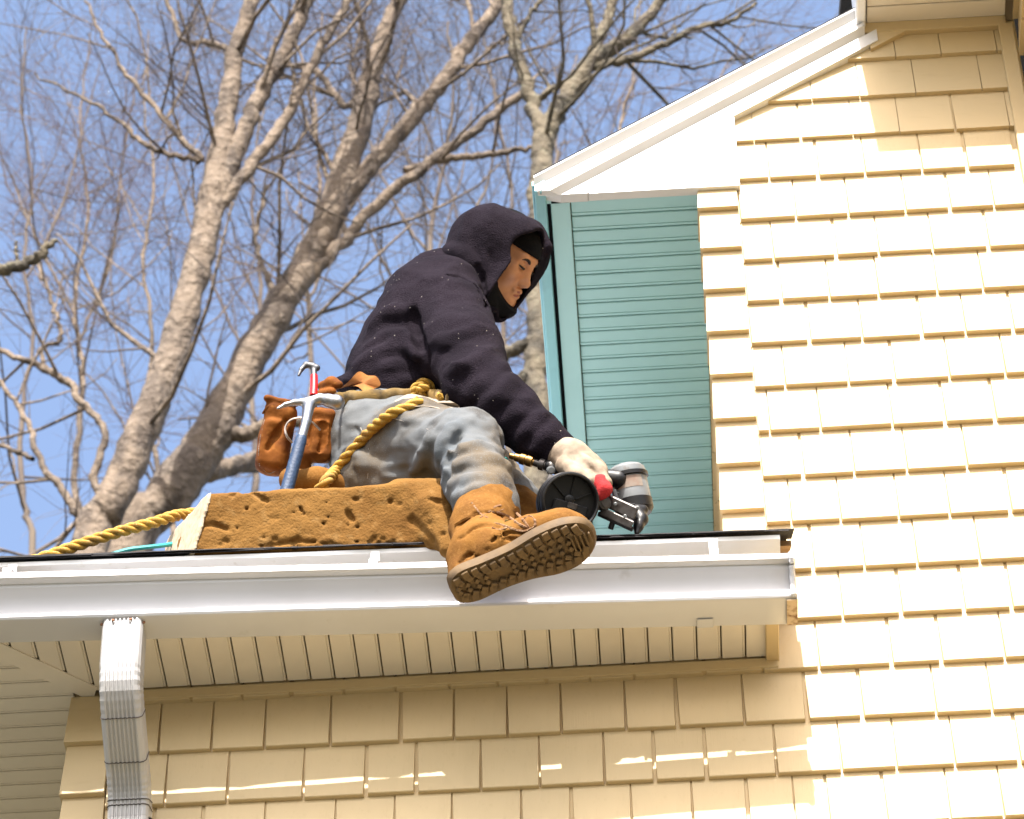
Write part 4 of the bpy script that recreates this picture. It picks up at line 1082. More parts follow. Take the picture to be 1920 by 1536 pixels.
fj.disp(lambda P: .009 * vnoise(P, 11) + .006 * (np.abs(vnoise(P * np.array([1, 1.7, 1]), 20)) * 2 - .5) + .004 * vnoise(P * np.array([1, 2.2, 1]), 42) + .0025 * vnoise(P, 80))
jeans = sdf_obj('jeans', fj, M_jean, person, 1)
def surf_line(F_, pts, r, name, m, parent, dash=False, lift=.0):
    P = [front_point(F_, x, y, n=520) for x, y in dense(pts, 6)]; P = [p + np.array([0, 0, lift]) for p in P if p is not None]
    if len(P) < 3: return
    P = np.array(P); P[1:-1] = (P[:-2] + 2 * P[1:-1] + P[2:]) / 4
    Q = spline(P, 3 * len(P)); mb = MB()
    if dash:
        for i in range(0, len(Q) - 1, 2): mb.tube([W2(Q[i]), W2(Q[i + 1])], r, 4)
    else: mb.tube([W2(q) for q in Q], r, 5)
    return mb.build(name, m, parent, smooth=True)
surf_line(fj, [(735, 784), (770, 794), (822, 812)], .0009, 'stitching', M_stitch, jeans)
surf_line(fj, [(688, 905), (692, 870), (690, 835), (676, 802)], .0009, 'stitching', M_stitch, jeans)
surf_line(fj, [(640, 800), (660, 806), (680, 818)], .0009, 'stitching', M_stitch, jeans)
# ripped knee patch threads
mb = MB()
for i in range(7):
    a = front_point(fj, 838 + i * 4, 846 + (i % 3) * 3)
    if a is not None: mb.tube([W2(a), W2(a + np.array([.012, .003 * math.sin(i * 2), .003]))], .0008, 4)
mb.build('frayed_threads', M_stitch, jeans)
# --- boots
def boot(A, hem, L_, n_, label_far=False, name='boot'):
    L_ = V3(L_) / np.linalg.norm(L_); n_ = V3(n_) - L_ * (V3(n_) @ L_); n_ /= np.linalg.norm(n_); N_ = -n_; Wd = np.cross(L_, N_)
    Bs = A + n_ * .112
    q = lambda l, w, h: Bs + L_ * l + Wd * w + N_ * h
    fbt = Field(np.minimum(Bs, hem) - .27, np.maximum(Bs, hem) + .27, .0042)
    AX = np.array([L_, Wd, N_])
    fbt.ell(q(.150, 0, .052), (.072, .050, .036), AX, k=0)
    fbt.chain([(q(.165, .0, .050), .040), (q(.10, 0, .064), .044), (q(.03, 0, .085), .048), (q(.0, 0, .112), .050)], k=.03, sq=(Wd, 1.05))
    fbt.cone(q(-.038, 0, .046), q(-.030, 0, .085), .040, .043, k=.03)
    fbt.chain([(q(.0, 0, .105), .054), (hem * .5 + q(-.004, 0, .13) * .5, .060), (hem, .066)], k=.03)
    fbt.cone(hem - (hem - A) * .02, hem + (hem - A) * .02, .0685, .0685, k=.006)
    fbt.D = np.maximum(fbt.D, -(((np.stack(np.meshgrid(*fbt.ax, indexing='ij'), -1) - q(0, 0, .024)) @ N_).astype(np.float32)))
    cut = ((np.stack(np.meshgrid(*fbt.ax, indexing='ij'), -1) - (hem + (hem - A) / np.linalg.norm(hem - A) * .012)) @ ((hem - A) / np.linalg.norm(hem - A))).astype(np.float32)
    fbt.D = np.maximum(fbt.D, cut)
    # panel seams
    if not label_far:
        for pts in ([(857, 985), (900, 962), (940, 968)], [(862, 1012), (905, 985), (935, 990)], [(905, 1050), (920, 1020), (940, 1002), (985, 1000)], [(858, 1060), (885, 1040), (905, 1055)], [(938, 1008), (975, 1012), (1030, 1000)]):
            groove_px(fbt, pts, .0034, .004)
    fbt.disp(lambda P: .006 * vnoise(P, 16) + .0045 * vnoise(P, 38) + .002 * vnoise(P, 80))
    o = sdf_obj(name, fbt, M_suede, person, 1)
    # sole: outline, welt, lugs
    out = spline([(-.078, 0), (-.072, -.026), (-.04, -.037), (.02, -.034), (.075, -.038), (.135, -.050), (.185, -.046), (.216, -.025), (.224, .004), (.212, .030), (.175, .046), (.12, .047), (.06, .038), (.0, .036), (-.05, .036), (-.073, .024), (-.078, 0)], 72)[:-1]
    mb = MB(); n0 = len(out)
    lay = [(1.00, .030), (1.03, .026), (1.02, .012), (.985, .006)]
    vs_ = []
    for sc, h in lay:
        for i, (l, w) in enumerate(out): vs_.append(W2(q((l - .07) * sc + .07, w * sc * 1.12, h + (.012 * max(0, (l - .17) / .05) ** 2) * (h < .02) * .4)))
    fs_ = [(i + k * n0, (i + 1) % n0 + k * n0, (i + 1) % n0 + (k + 1) * n0, i + (k + 1) * n0) for k in range(len(lay) - 1) for i in range(n0)]
    fs_ += [tuple(range(n0))[::-1], tuple(range((len(lay) - 1) * n0, len(lay) * n0))]
    mb.add(vs_, fs_); so2 = mb.build('sole', M_sole, o, smooth=True, sharp=40)
    tr = MB()
    A3 = np.array([L_ @ B3, Wd @ B3, N_ @ B3])
    def lug(l, w, dl, dw, ang=0):
        w *= 1.12
        c, s_ = math.cos(ang), math.sin(ang); A4 = np.array([A3[0] * c + A3[1] * s_, -A3[0] * s_ + A3[1] * c, A3[2]])
        tr.box(W2(q(l, w, .0035)), (dl, dw, .008), A4, bev=.0012)
    for l in np.arange(-.060, .205, .0195):
        wr = np.interp(l, [-.07, -.04, .02, .075, .135, .185, .216], [.024, .033, .030, .033, .045, .041, .022])
        arch = .015 < l < .055
        for sg in (-1, 1):
            lug(l, sg * (wr - .008), .014, .017, sg * .15)
            lug(l + .004, sg * (wr * .50), .013, .011, sg * .5)
            if not arch and l < .175: lug(l - .004, sg * (wr * .17), .010, .009, sg * .8)
    for l in np.arange(.178, .214, .009): lug(l, 0, .004, .050 - (l - .178) * .7)
    tro = tr.build('tread', M_sole, o); tro['kind'] = 'stuff'
    # welt stitching ring
    return o, q, fbt
ANK = PK(900, 1030, -.475); HEM = PK(912, 958, -.43)
boot1, bq, fb1 = boot(ANK, HEM, (.924, .38, .02), (.20, -.49, .85))
for pts in ([(884, 942), (893, 954), (904, 966), (918, 972), (930, 968)], [(908, 962), (930, 960), (952, 968), (972, 982), (990, 990)], [(918, 980), (940, 984), (962, 992), (982, 996), (998, 990)], [(936, 958), (952, 954), (968, 962), (982, 976), (992, 990)], [(900, 972), (916, 960), (930, 950), (945, 947)], [(984, 972), (994, 968), (1003, 976), (1002, 988), (992, 993)], [(922, 990), (936, 994), (950, 990)]):
    surf_line(fb1, pts, .0027, 'lace', M_lace, boot1, lift=.0035)
for x, y in ((932, 985), (950, 978), (958, 990), (975, 985)):
    p = front_point(fb1, x, y)
    if p is not None: MB().lathe(W2(p), np.array([0, 0, 1.0]) @ B3, [(-.003, .0045), (.0012, .0045), (.0018, .003)], 10).build('eyelet', mat('brass_eyelet', (.35, .24, .09), .4, metal=.9), boot1, smooth=True, sharp=40)
surf_line(fb1, [(853, 985), (880, 970), (920, 958), (965, 952)], .0040, 'collar', M_suede, boot1, lift=.001)
boot(PK(975, 1000, -.15), PK(958, 965, -.12), (.93, .02, -.30), (.05, -.95, .2), True)
# --- glove on the near hand (and the hidden one)
fg = FP(1000, 960, 1175, 810, -.42, -.20, .003)
fg.chain([pc(1042, 846, -.30, 31), pc(1068, 860, -.305, 35), pc(1098, 876, -.31, 32)], k=.02)
fk = [(-.345, 0), (-.32, 3), (-.295, 4), (-.272, 2)]
for i, (Yf, up) in enumerate(fk):
    fg.chain([pc(1098, 874 - up, Yf, 15.5), pc(1124, 884 - up, Yf - .005, 14), pc(1133 - (2 * i), 906 - up, Yf - .008, 12.5), pc(1122 - 5 * i, 924 - up - 2 * i, Yf, 11.5)], k=.010)
fg.chain([pc(1058, 872, -.335, 18), pc(1082, 892, -.355, 15), pc(1106, 902, -.355, 12.5)], k=.012)
ridge_px(fg, [(1050, 868), (1062, 850), (1068, 838)], .004, .008)
ridge_px(fg, [(1088, 852), (1105, 866), (1122, 884)], .005, .010)
ridge_px(fg, [(1078, 858), (1095, 876), (1108, 892)], .004, .010)
fg.disp(lambda P: .003 * vnoise(P, 35) + .0025 * vnoise(P, 90))
glove = sdf_obj('glove', fg, M_glove, person, 1)
fr = FP(1085, 960, 1165, 870, -.41, -.26, .0028)
for Yf, up in fk[:2]: fr.chain([pc(1129, 903 - up, Yf - .010, 13), pc(1134, 918 - up, Yf - .012, 12.5), pc(1126, 930 - up, Yf - .006, 10)], k=.010)
fr.chain([pc(1112, 893, -.352, 9), pc(1122, 908, -.355, 10)], k=.01)
fr.disp(lambda P: .003 * vnoise(P, 60))
sdf_obj('glove_fingers', fr, M_gred, person, 1, label='red knit fingers of the work glove')
fg2 = FP(920, 860, 1045, 740, -.16, .04, .004)
fg2.chain([pc(960, 780, -.03, 26), pc(985, 800, -.06, 27)], k=.02)
for i in range(4): fg2.chain([pc(985, 800, -.09 + i * .022, 12), pc(1000, 812, -.09 + i * .022, 11), pc(1000, 822, -.09 + i * .022, 10)], k=.008)
fg2.chain([pc(972, 795, -.09, 13), pc(992, 812, -.105, 11)], k=.01)
sdf_obj('glove', fg2, M_glove, person, 1)

# ------------------------------------------------------------------ foam block
M_foam = mat('weathered_foam', (0.180, 0.092, 0.025), 0.95, spec=0.1, noise=[(9, (0.130, 0.062, 0.016), 0.42, 0.68, 6.0), (40, (0.225, 0.132, 0.048), 0.55, 0.8, 4.0), (22, (0.07, 0.042, 0.02), 0.68, 0.84, 6.0)], bump=(190, .8, .003, 4))
M_foamc = mat('raw_cut_foam', (0.4, 0.328, 0.232), 0.95, noise=[(60, (0.304, 0.224, 0.136), 0.45, 0.75, 5.0)], bump=(150, .6, .003, 4, (1, 1, .3)))
foam = root('foam_block', K(600, 1028, -.30), 'worn tan foam cushion with a pale cut end, lying along the roof edge', 'foam block')
ff = FP(290, 1075, 880, 880, -.42, .02, .0042)
wx = B3 @ np.array([1, 0, -.006]); tl = math.radians(16)
wy = B3 @ np.array([0, math.cos(tl), math.sin(tl)]); wz = B3 @ np.array([0, -math.sin(tl), math.cos(tl)])
fc = loc(K(600, 972, -.335)) + wy * .135
ff.rbox(fc + wx * -.035, (.320, .135, .074), np.array([wx, wy, wz]), .014, k=0)
ff.cone(PK(825, 965, -.33), PK(842, 1030, -.345), .045, .022, k=.06)
ff.cone(PK(760, 925, -.31), PK(820, 935, -.32), .022, .022, k=.05)
ff.half(loc(K(376, 975, -.335)), B3 @ np.array([-.86, -.50, .10]))
rr_ = np.random.default_rng(4)
for i in range(40):
    x, y = rr_.uniform(385, 835), (rr_.uniform(935, 1030) if i % 2 else rr_.normal(1015, 8)); p = front_point(ff, x, y, -.45, 0)
    if p is not None:
        r = rr_.uniform(.0015, .0034) if i > 4 else rr_.uniform(.004, .0055)
        ff.ell(p, (r * rr_.uniform(.7, 1.8), r * rr_.uniform(.6, 1.1), r), None, k=.004, op='sub')
for pts, r in (([(770, 975), (795, 1000), (812, 1018)], .0028), ([(652, 960), (656, 970), (660, 976)], .0035), ([(430, 930), (470, 925), (500, 940)], .003), ([(560, 950), (570, 965)], .002), ([(800, 935), (835, 945)], .002), ([(360, 990), (400, 985), (430, 995)], .002), ([(500, 1024), (560, 1016), (640, 1024)], .002), ([(690, 1018), (740, 1024), (790, 1036)], .0025)): groove_px(ff, pts, r, .006)
ff.disp(lambda P: .009 * vnoise(P, 8) + .004 * vnoise(P, 22) + .0022 * vnoise(P, 55) + .002 * vnoise(P, 110))
sdf_obj('cushion', ff, M_foam, foam, 0)
fe = FP(280, 1075, 420, 890, -.42, .02, .004)
fe.rbox(fc + wx * -.035, (.320, .137, .0745), np.array([wx, wy, wz]), .014, k=0)
fe.half(loc(K(376, 975, -.335)), B3 @ np.array([-.86, -.50, .10])); fe.D = np.maximum(fe.D, -(((np.stack(np.meshgrid(*fe.ax, indexing='ij'), -1) - loc(K(376, 975, -.335))) @ (B3 @ np.array([-.86, -.50, .10]) / np.linalg.norm([.86, .5, .1])) + .006).astype(np.float32)))
fe.D -= .0015
fe.disp(lambda P: .003 * vnoise(P, 40))
sdf_obj('cut_end', fe, M_foamc, foam, 1, label='pale freshly cut foam end')

# ------------------------------------------------------------------ ropes
M_rope = mat('yellow_rope', (0.3772, 0.2091, 0.01804), 0.8, noise=[(70, (0.2214, 0.1189, 0.0164), 0.5, 0.75, 4.0), (260, (0.451, 0.328, 0.1312), 0.56, 0.72, 2.0), (12, (0.164, 0.1066, 0.0492), 0.60, 0.8)], bump=(500, .7, .0015))
def strands(path, r, pitch, ph=0.0):
    P = np.asarray(path); n = len(P)
    T = np.gradient(P, axis=0); T /= np.linalg.norm(T, axis=1, keepdims=True)
    u = np.cross(T[0], [.3, .2, .9]); u /= np.linalg.norm(u); s = 0; out = [[], [], []]
    for i in range(n):
        if i: s += np.linalg.norm(P[i] - P[i - 1])
        u = u - T[i] * (u @ T[i]); u /= np.linalg.norm(u); w = np.cross(T[i], u)
        for k in range(3):
            a = 2 * math.pi * (s / pitch + k / 3) + ph; out[k].append(P[i] + r * .53 * (u * math.cos(a) + w * math.sin(a)))
    return out
def rope_obj(root_, path_l, r, pitch, dens=260):
    P = spline(path_l, dens); mb = [MB(), MB(), MB()]
    for k, st in enumerate(strands(P, r, pitch)):
        MB().tube([W2(p) for p in st], r * .56, 8).build('strand', M_rope, root_, smooth=True, sharp=60)
rope = root('safety_rope', K(765, 765, -.3), 'twisted yellow rope tied at the waist and running over the thigh to the roof', 'rope')
def onj(x, y, lift=.009):
    p = front_point(fj, x, y); q = front_point(fh, x, y)
    c = [v for v in (p, q) if v is not None]
    if not c: return PK(x, y, -.25)
    return max(c, key=lambda v: v[2]) + np.array([0, 0, lift])
rp = [onj(788, 752), onj(762, 766), onj(735, 776), onj(708, 796), onj(682, 822), onj(655, 852), onj(630, 882), PK(612, 902, -.235), PK(585, 930, -.20), PK(530, 945, -.13), PK(430, 955, -.12), PK(345, 965, -.16), PK(322, 969, -.19), PK(285, 981, -.215), PK(235, 994, -.235), PK(180, 1011, -.245), PK(130, 1028, -.25), PK(80, 1046, -.26), PK(20, 1062, -.24)]
rope_obj(rope, rp, .0122, .074, 520)
kn = [onj(770, 745, .006), onj(778, 728, .012), onj(795, 716, .014), onj(808, 724, .012), onj(806, 738, .006), onj(792, 742, .014), onj(785, 730, .02), onj(800, 728, .022), onj(816, 738, .012), onj(828, 744, .006)]
rope_obj(rope, kn, .009, .05, 110)
# air hose
M_hose = mat('teal_hose', (0.03, 0.33, 0.32), 0.4)
hose = MB().tube([W2(p) for p in spline([PK(949, 862, -.30), PK(930, 858, -.26), PK(905, 870, -.12), PK(850, 900, .0), PK(700, 960, .02), PK(500, 1000, -.02), PK(360, 1015, -.14), PK(305, 1023, -.20), PK(270, 1027, -.215), PK(240, 1031, -.22), PK(200, 1042, -.22)], 60)], .0048, 8).build('air_hose', M_hose, None, smooth=True)
tagtop(hose, 'thin teal air hose lying behind the foam cushion', 'hose')

# ------------------------------------------------------------------ tool belt
M_leather = mat('brown_leather', (0.18, 0.0594, 0.009), 0.8, spec=0.12, noise=[(16, (0.0945, 0.0279, 0.0054), 0.42, 0.66, 5.0), (70, (0.225, 0.0855, 0.0162), 0.58, 0.8, 3.0), (9, (0.0405, 0.0162, 0.0072), 0.66, 0.82)], bump=(150, .5, .0015, 4))
M_leath2 = mat('orange_suede', (0.306, 0.1148, 0.0187), 0.9, noise=[(24, (0.2295, 0.0782, 0.0136), 0.45, 0.72, 4.0)], bump=(260, .6, .0015))
M_web = mat('grimy_yellow_webbing', (0.24, 0.15, 0.04), 0.85, noise=[(26, (0.33, 0.24, 0.12), 0.48, 0.7, 4.0), (14, (0.03, 0.026, 0.024), 0.55, 0.66, 3.0)], bump=(300, .6, .0015))
M_canvas = mat('cream_canvas', (0.306, 0.255, 0.1955), 0.9, noise=[(26, (0.2125, 0.17, 0.1232), 0.45, 0.75, 4.0)], bump=(260, .6, .0015))
belt = root('tool_belt', K(600, 800, -.2), 'brown leather tool belt with pouches hanging on the hip', 'tool belt')
def frame(ang, tip):                          # local axes: across, along (up), out; tilted in the picture and toward the viewer
    c_, s_ = math.cos(ang), math.sin(ang); a = np.array([c_, s_, 0]); b = np.array([-s_, c_, 0]); o = np.array([0, 0, 1.0])
    ct, st = math.cos(tip), math.sin(tip); return np.array([a, b * ct - o * st, o * ct + b * st])
fp = FP(440, 945, 600, 705, -.40, .06, .0034)
A6 = frame(math.radians(-11), math.radians(12)); c6 = PK(517, 822, -.16)
fp.rbox(c6, (.036, .080, .030), A6, .022, k=0)
fp.rbox(c6 + A6[1] * -.018 + A6[2] * .016, (.032, .058, .024), A6, .018, k=.004)       # front pocket
fp.rbox(c6 + A6[1] * .078 + A6[2] * .004, (.022, .020, .016), A6, .006, k=.002, op='sub')   # open mouth
fp.cone(c6 + A6[1] * .080 - A6[0] * .034 + A6[2] * .02, c6 + A6[1] * .080 + A6[0] * .032 + A6[2] * .02, .006, .006, k=.006)
groove_px(fp, [(503, 842), (518, 815), (536, 790)], .003, .006)
fp.disp(lambda P: .010 * vnoise(P, 13) + .005 * vnoise(P, 30) + .002 * vnoise(P, 80))
pch = sdf_obj('pouch', fp, M_leather, belt, 1)
surf_line(fp, [(487, 800), (493, 775), (508, 758), (532, 750), (550, 754)], .0026, 'piping', M_leather, pch, lift=.001)
for pts in ([(492, 806), (497, 785), (510, 768), (532, 759), (548, 762)], [(489, 815), (485, 845), (487, 875)], [(538, 800), (530, 840), (522, 875)], [(492, 880), (505, 888), (518, 882)]): surf_line(fp, pts, .0011, 'stitching', M_stitch, pch, dash=True)
fp = FP(520, 925, 675, 730, -.40, .06, .0034)
A6 = frame(math.radians(-4), math.radians(10)); c6 = PK(598, 816, -.16)
fp.rbox(c6, (.036, .060, .026), A6, .016, k=0)
fp.rbox(c6 + A6[0] * .006 + A6[1] * -.010 + A6[2] * .018, (.022, .044, .016), A6, .010, k=.003)
fp.rbox(c6 - A6[0] * .030 - A6[1] * .03, (.016, .060, .020), A6, .010, k=.003)
ridge_px(fp, [(612, 785), (621, 825), (613, 856), (597, 862), (587, 848)], .006, .004, .1)
groove_px(fp, [(606, 795), (605, 830), (598, 846)], .0045, .004)
groove_px(fp, [(578, 790), (576, 830), (570, 870)], .004, .004)
fp.disp(lambda P: .009 * vnoise(P, 15) + .005 * vnoise(P, 34) + .002 * vnoise(P, 80))
pch = sdf_obj('pouch', fp, M_leather, belt, 1)
surf_line(fp, [(568, 772), (598, 765), (628, 772)], .0026, 'piping', M_leather, pch, lift=.001)
for pts in ([(570, 780), (598, 773), (627, 780)], [(617, 790), (626, 826), (618, 858)], [(592, 795), (591, 820), (588, 842)]): surf_line(fp, pts, .0011, 'stitching', M_stitch, pch, dash=True)
fp = FP(585, 770, 665, 690, -.3, .06, .0034)
fp.chain([pc(605, 724, -.14, 10), pc(622, 719, -.16, 12), pc(636, 722, -.17, 8)], k=.01)
fp.chain([pc(600, 740, -.14, 9), pc(622, 736, -.17, 10)], k=.01)
fp.disp(lambda P: .004 * vnoise(P, 40)); sdf_obj('tool_loop', fp, M_leather, belt, 1)
fp = FP(510, 960, 675, 860, -.32, .04, .0036)
fp.chain([pc(545, 900, -.17, 24), pc(560, 905, -.19, 22), pc(590, 900, -.20, 24), pc(618, 905, -.18, 20), pc(640, 915, -.16, 24)], k=.02); fp.disp(lambda P: .008 * vnoise(P, 24)); sdf_obj('pouch_bottom', fp, M_suede, belt, 1)
# waist strap lying on the hip
ctr = [onj(628, 752, .004), onj(650, 748, .007), onj(680, 746, .008), onj(720, 744, .008), onj(760, 742, .008), onj(800, 742, .006), onj(840, 750, .004)]
P = spline(ctr, 40); mb = MB(); upv = np.array([.03, 1, 0])
A_, B_ = [], []
for i, p in enumerate(P):
    t = P[min(i + 1, 39)] - P[max(i - 1, 0)]; t /= np.linalg.norm(t); w = np.array([0, 1.0, 0]) - t * t[1]; w /= np.linalg.norm(w); n = np.cross(t, w); n = n if n[2] > 0 else -n
    hw = .0165 + .0015 * math.sin(i * .9)
    A_.append([p - w * hw, p - w * hw * .6 + n * .004, p + w * hw * .6 + n * .004, p + w * hw, p + w * hw * .6 - n * .002, p - w * hw * .6 - n * .002])
vs_ = [W2(q) for r_ in A_ for q in r_]; fs_ = [(i * 6 + j, i * 6 + (j + 1) % 6, (i + 1) * 6 + (j + 1) % 6, (i + 1) * 6 + j) for i in range(39) for j in range(6)] + [tuple(range(6))[::-1], tuple(39 * 6 + j for j in range(6))]
mb.add(vs_, fs_); mb.build('waist_strap', M_web, belt, smooth=True)
def leaf(name, outline, lift, m, parent, curl=.0, th=.0025):
    """thin stiff piece of leather or cloth lying on the body"""
    P = [onj(x, y, lift) + np.array([0, 0, curl * math.sin(i * 1.7)]) for i, (x, y) in enumerate(outline)]
    Q = spline(P + [P[0]], len(P) * 5)[:-1]; c = np.mean(Q, axis=0) + np.array([0, 0, .006]); n = len(Q)
    ring = [(Q - c) * s + c for s in (1, .66, .33)]
    vs_ = [W2(q + np.array([0, 0, th if top else 0])) for top in (1, 0) for r_ in ring for q in r_] + [W2(c + np.array([0, 0, th])), W2(c)]
    fs_ = []
    for b, fl in ((0, 1), (3 * n, -1)):
        for k in (0, 1):
            for i in range(n):
                q = (b + k * n + i, b + k * n + (i + 1) % n, b + (k + 1) * n + (i + 1) % n, b + (k + 1) * n + i); fs_.append(q[::fl])
        for i in range(n): fs_.append((b + 2 * n + i, b + 2 * n + (i + 1) % n, 6 * n + (0 if fl == 1 else 1))[::fl])
    for i in range(n): fs_.append((i, 3 * n + i, 3 * n + (i + 1) % n, (i + 1) % n))
    return make(name, vs_, fs_, m, parent, smooth=True, sharp=40)
leaf('suede_flap', [(638, 729), (655, 715), (673, 697), (690, 704), (706, 706), (714, 722), (700, 730), (686, 736), (668, 724)], .012, M_leath2, belt, .003)
leaf('canvas_pocket', [(740, 752), (770, 738), (810, 742), (845, 752), (862, 764), (838, 768), (800, 762), (765, 762)], .014, M_canvas, belt, .002)
for x, y in ((500, 752), (520, 748)): pass
P = spline([PK(600, 806, -.235), PK(585, 792, -.262), PK(565, 784, -.265), PK(545, 788, -.262), PK(535, 802, -.255), PK(538, 818, -.25), PK(548, 830, -.235)], 26)
mb = MB(); mb.tube([W2(p) for p in P], .0026, 6); mb.build('hammer_loop', mat('worn_wire', (.33, .28, .24), .4, metal=.8), belt, smooth=True)

# ------------------------------------------------------------------ hammers
M_steel = mat('polished_steel', (0.336, 0.336, 0.344), 0.36, metal=1.0, noise=(60, (0.288, 0.28, 0.272), .5, .75))
M_dsteel = mat('dark_steel', (0.10, 0.10, 0.105), 0.5, metal=.8, noise=(50, (.12, .12, .12), .5, .75))
M_blue = mat('blue_vinyl_grip', (0.010, 0.032, 0.080), 0.6, noise=(90, (.02, .055, .12), .58, .7), bump=(160, .6, .002))
M_red = mat('red_paint', (0.55, 0.010, 0.010), 0.35)
def hammer_frame(nm, lab, at): return root(nm, at, lab, 'hammer')
h1 = root('claw_hammer', K(560, 825, -.27), 'steel claw hammer with blue grip hanging from the belt loop', 'hammer')
f1 = FP(500, 860, 660, 715, -.34, -.20, .0021)
HY = -.27; sqz = (np.array([0, 0, 1.0]), 1.0)
f1.chain([pc(616, 751, HY, 13.5), pc(629, 754, HY, 13.5)], k=0)
f1.chain([pc(630, 754, HY, 15), pc(632, 754.5, HY, 15)], k=.002)
f1.chain([pc(578, 756, HY, 12), pc(600, 748, HY, 10), pc(616, 750, HY, 9)], k=.006)
for zz in (-.0065, .0065):
    o_ = np.array([0, 0, zz]); f1.chain([(PK(578, 754, HY) + o_ * .6, 9 * PXM), (PK(552, 755, HY) + o_, 6 * PXM), (PK(535, 759, HY) + o_ * 1.4, 4.2 * PXM), (PK(521, 766, HY) + o_ * 1.8, 2.6 * PXM)], k=.004)
f1.chain([pc(579, 762, HY, 12), pc(574, 790, HY + .002, 9), pc(564, 825, HY + .004, 9.5)], k=.006)
f1.cone(PK(562, 772, HY - .02), PK(545, 768, HY - .02), 4 * PXM, 4 * PXM, k=.004, op='sub')
sdf_obj('head', f1, M_steel, h1, 1)
g0, g1 = PK(566, 818, HY + .004), PK(536, 925, HY + .02)
mb = MB(); P = [g0 + (g1 - g0) * t for t in np.linspace(0, 1.35, 24)]
mb.tube([W2(p) for p in P], [.0105] + [.0125 + .0022 * t + (.0006 if i % 2 else 0) for i, t in enumerate(np.linspace(0, 1, 22))] + [.012], 14); mb.build('grip', M_blue, h1, smooth=True)
h2 = root('claw_hammer', K(590, 735, -.2), 'dark claw hammer with red collar standing upright in the pouch', 'hammer')
f2 = FP(545, 760, 615, 665, -.27, -.14, .002)
HY2 = -.205
f2.chain([pc(588, 686, HY2, 6), pc(589, 712, HY2, 6.5), pc(589, 735, HY2, 6.5)], k=0)
for zz in (-.005, .005):
    o_ = np.array([0, 0, zz]); f2.chain([(PK(586, 687, HY2) + o_ * .5, 7 * PXM), (PK(574, 684, HY2) + o_, 6 * PXM), (PK(565, 693, HY2) + o_ * 1.3, 4.2 * PXM), (PK(560, 704, HY2) + o_ * 1.6, 2.6 * PXM)], k=.003)
f2.cone(PK(588, 688, HY2), PK(594, 690, HY2), 7 * PXM, 7 * PXM, k=.003)
sdf_obj('head', f2, M_dsteel, h2, 1)
mb = MB(); mb.tube([W2(PK(589, 705, HY2)), W2(PK(589, 722, HY2)), W2(PK(588, 742, HY2))], [.0082, .0085, .0085], 14); mb.build('collar', M_red, h2, smooth=True, sharp=50)
mb = MB(); mb.tube([W2(PK(588, 742, HY2)), W2(PK(588, 775, HY2 + .045)), W2(PK(588, 840, HY2 + .07))], .0075, 10); mb.build('shaft', M_dsteel, h2, smooth=True, sharp=50)

# ------------------------------------------------------------------ coil nailer
M_blk = mat('black_plastic', (0.008, 0.008, 0.009), 0.42, spec=0.35, noise=(40, (.022, .021, .02), .55, .8, 5.0), bump=(90, .2, .002))
M_mag = mat('cast_magnesium', (0.1757, 0.1881, 0.1947), 0.45, metal=.15, noise=[(26, (0.152, 0.1425, 0.1283), 0.48, 0.74, 5.0), (60, (0.1235, 0.1092, 0.095), .66, .8)])
M_gun = mat('gunmetal', (0.10, 0.092, 0.088), 0.45, metal=.75, noise=[(50, (0.05, 0.042, 0.038), 0.45, 0.7)])
M_brass = mat('aged_brass', (0.26, 0.15, 0.045), 0.42, metal=.85, noise=(60, (.12, .07, .03), .5, .7))
M_label = mat('scuffed_label', (.26, .215, .175), .7, noise=[(35, (.22, .13, .09), .45, .7, 5.0)])
GY = -.305
gun = root('coil_nail_gun', K(1195, 997, GY), 'black and silver coil roofing nail gun held against the roof edge', 'nail gun')
dax = np.array([.22, .10, .97]); dc = PK(1064, 942, GY - .045)
def wl_(p): return W2(V3(p))
def wd(v): return V3(v) @ B3
mb = MB(); mb.lathe(wl_(dc), wd(dax), [(-.036, .040), (-.034, .055), (-.028, .0605), (-.012, .061), (-.010, .0625), (-.006, .0625), (-.004, .061), (.002, .061), (.004, .0625), (.008, .0625), (.010, .061), (.026, .0615), (.031, .060), (.032, .0575), (.030, .055), (.012, .0535), (.011, .0)], 56); mb.build('nail_canister', M_blk, gun, smooth=True, sharp=30)
e1 = np.cross(dax, [0, 1, 0]); e1 /= np.linalg.norm(e1); e1 = -e1 if e1[0] < 0 else e1; dn = dax / np.linalg.norm(dax); e2 = np.cross(dn, e1)
def dq(x, y, z): return dc + e1 * x + e2 * y + dn * z
def rot(a): c, s = math.cos(a), math.sin(a); return np.array([(e1 * c + e2 * s) @ B3, (-e1 * s + e2 * c) @ B3, dn @ B3])
for a in (20, 75, 130, 200, 265, 320):
    r_ = math.radians(a); mb = MB(); mb.box(wl_(dq(.034 * math.cos(r_), .034 * math.sin(r_), .014)), (.038, .0028, .006), rot(r_), bev=.0008); mb.build('fin', M_blk, gun)
RA = math.radians(-17)
def rq(x, y, z): c, s = math.cos(RA), math.sin(RA); return dq(x * c - y * s, x * s + y * c, z)
mb = MB(); mb.box(wl_(rq(.004, -.022, .020)), (.072, .040, .012), rot(RA), bev=.002); mb.build('canister_latch', M_blk, gun)
mb = MB(); mb.box(wl_(rq(.006, -.008, .0275)), (.020, .012, .004), rot(RA), bev=.001); mb.box(wl_(rq(.0, -.040, .0275)), (.022, .012, .005), rot(RA), bev=.001); mb.build('latch_tab', M_gun, gun)
mb = MB(); mb.lathe(wl_(dq(0, .004, .010)), wd(dn), [(0, .012), (.008, .010), (.010, .006)], 16); mb.build('hub', M_blk, gun, smooth=True, sharp=40)
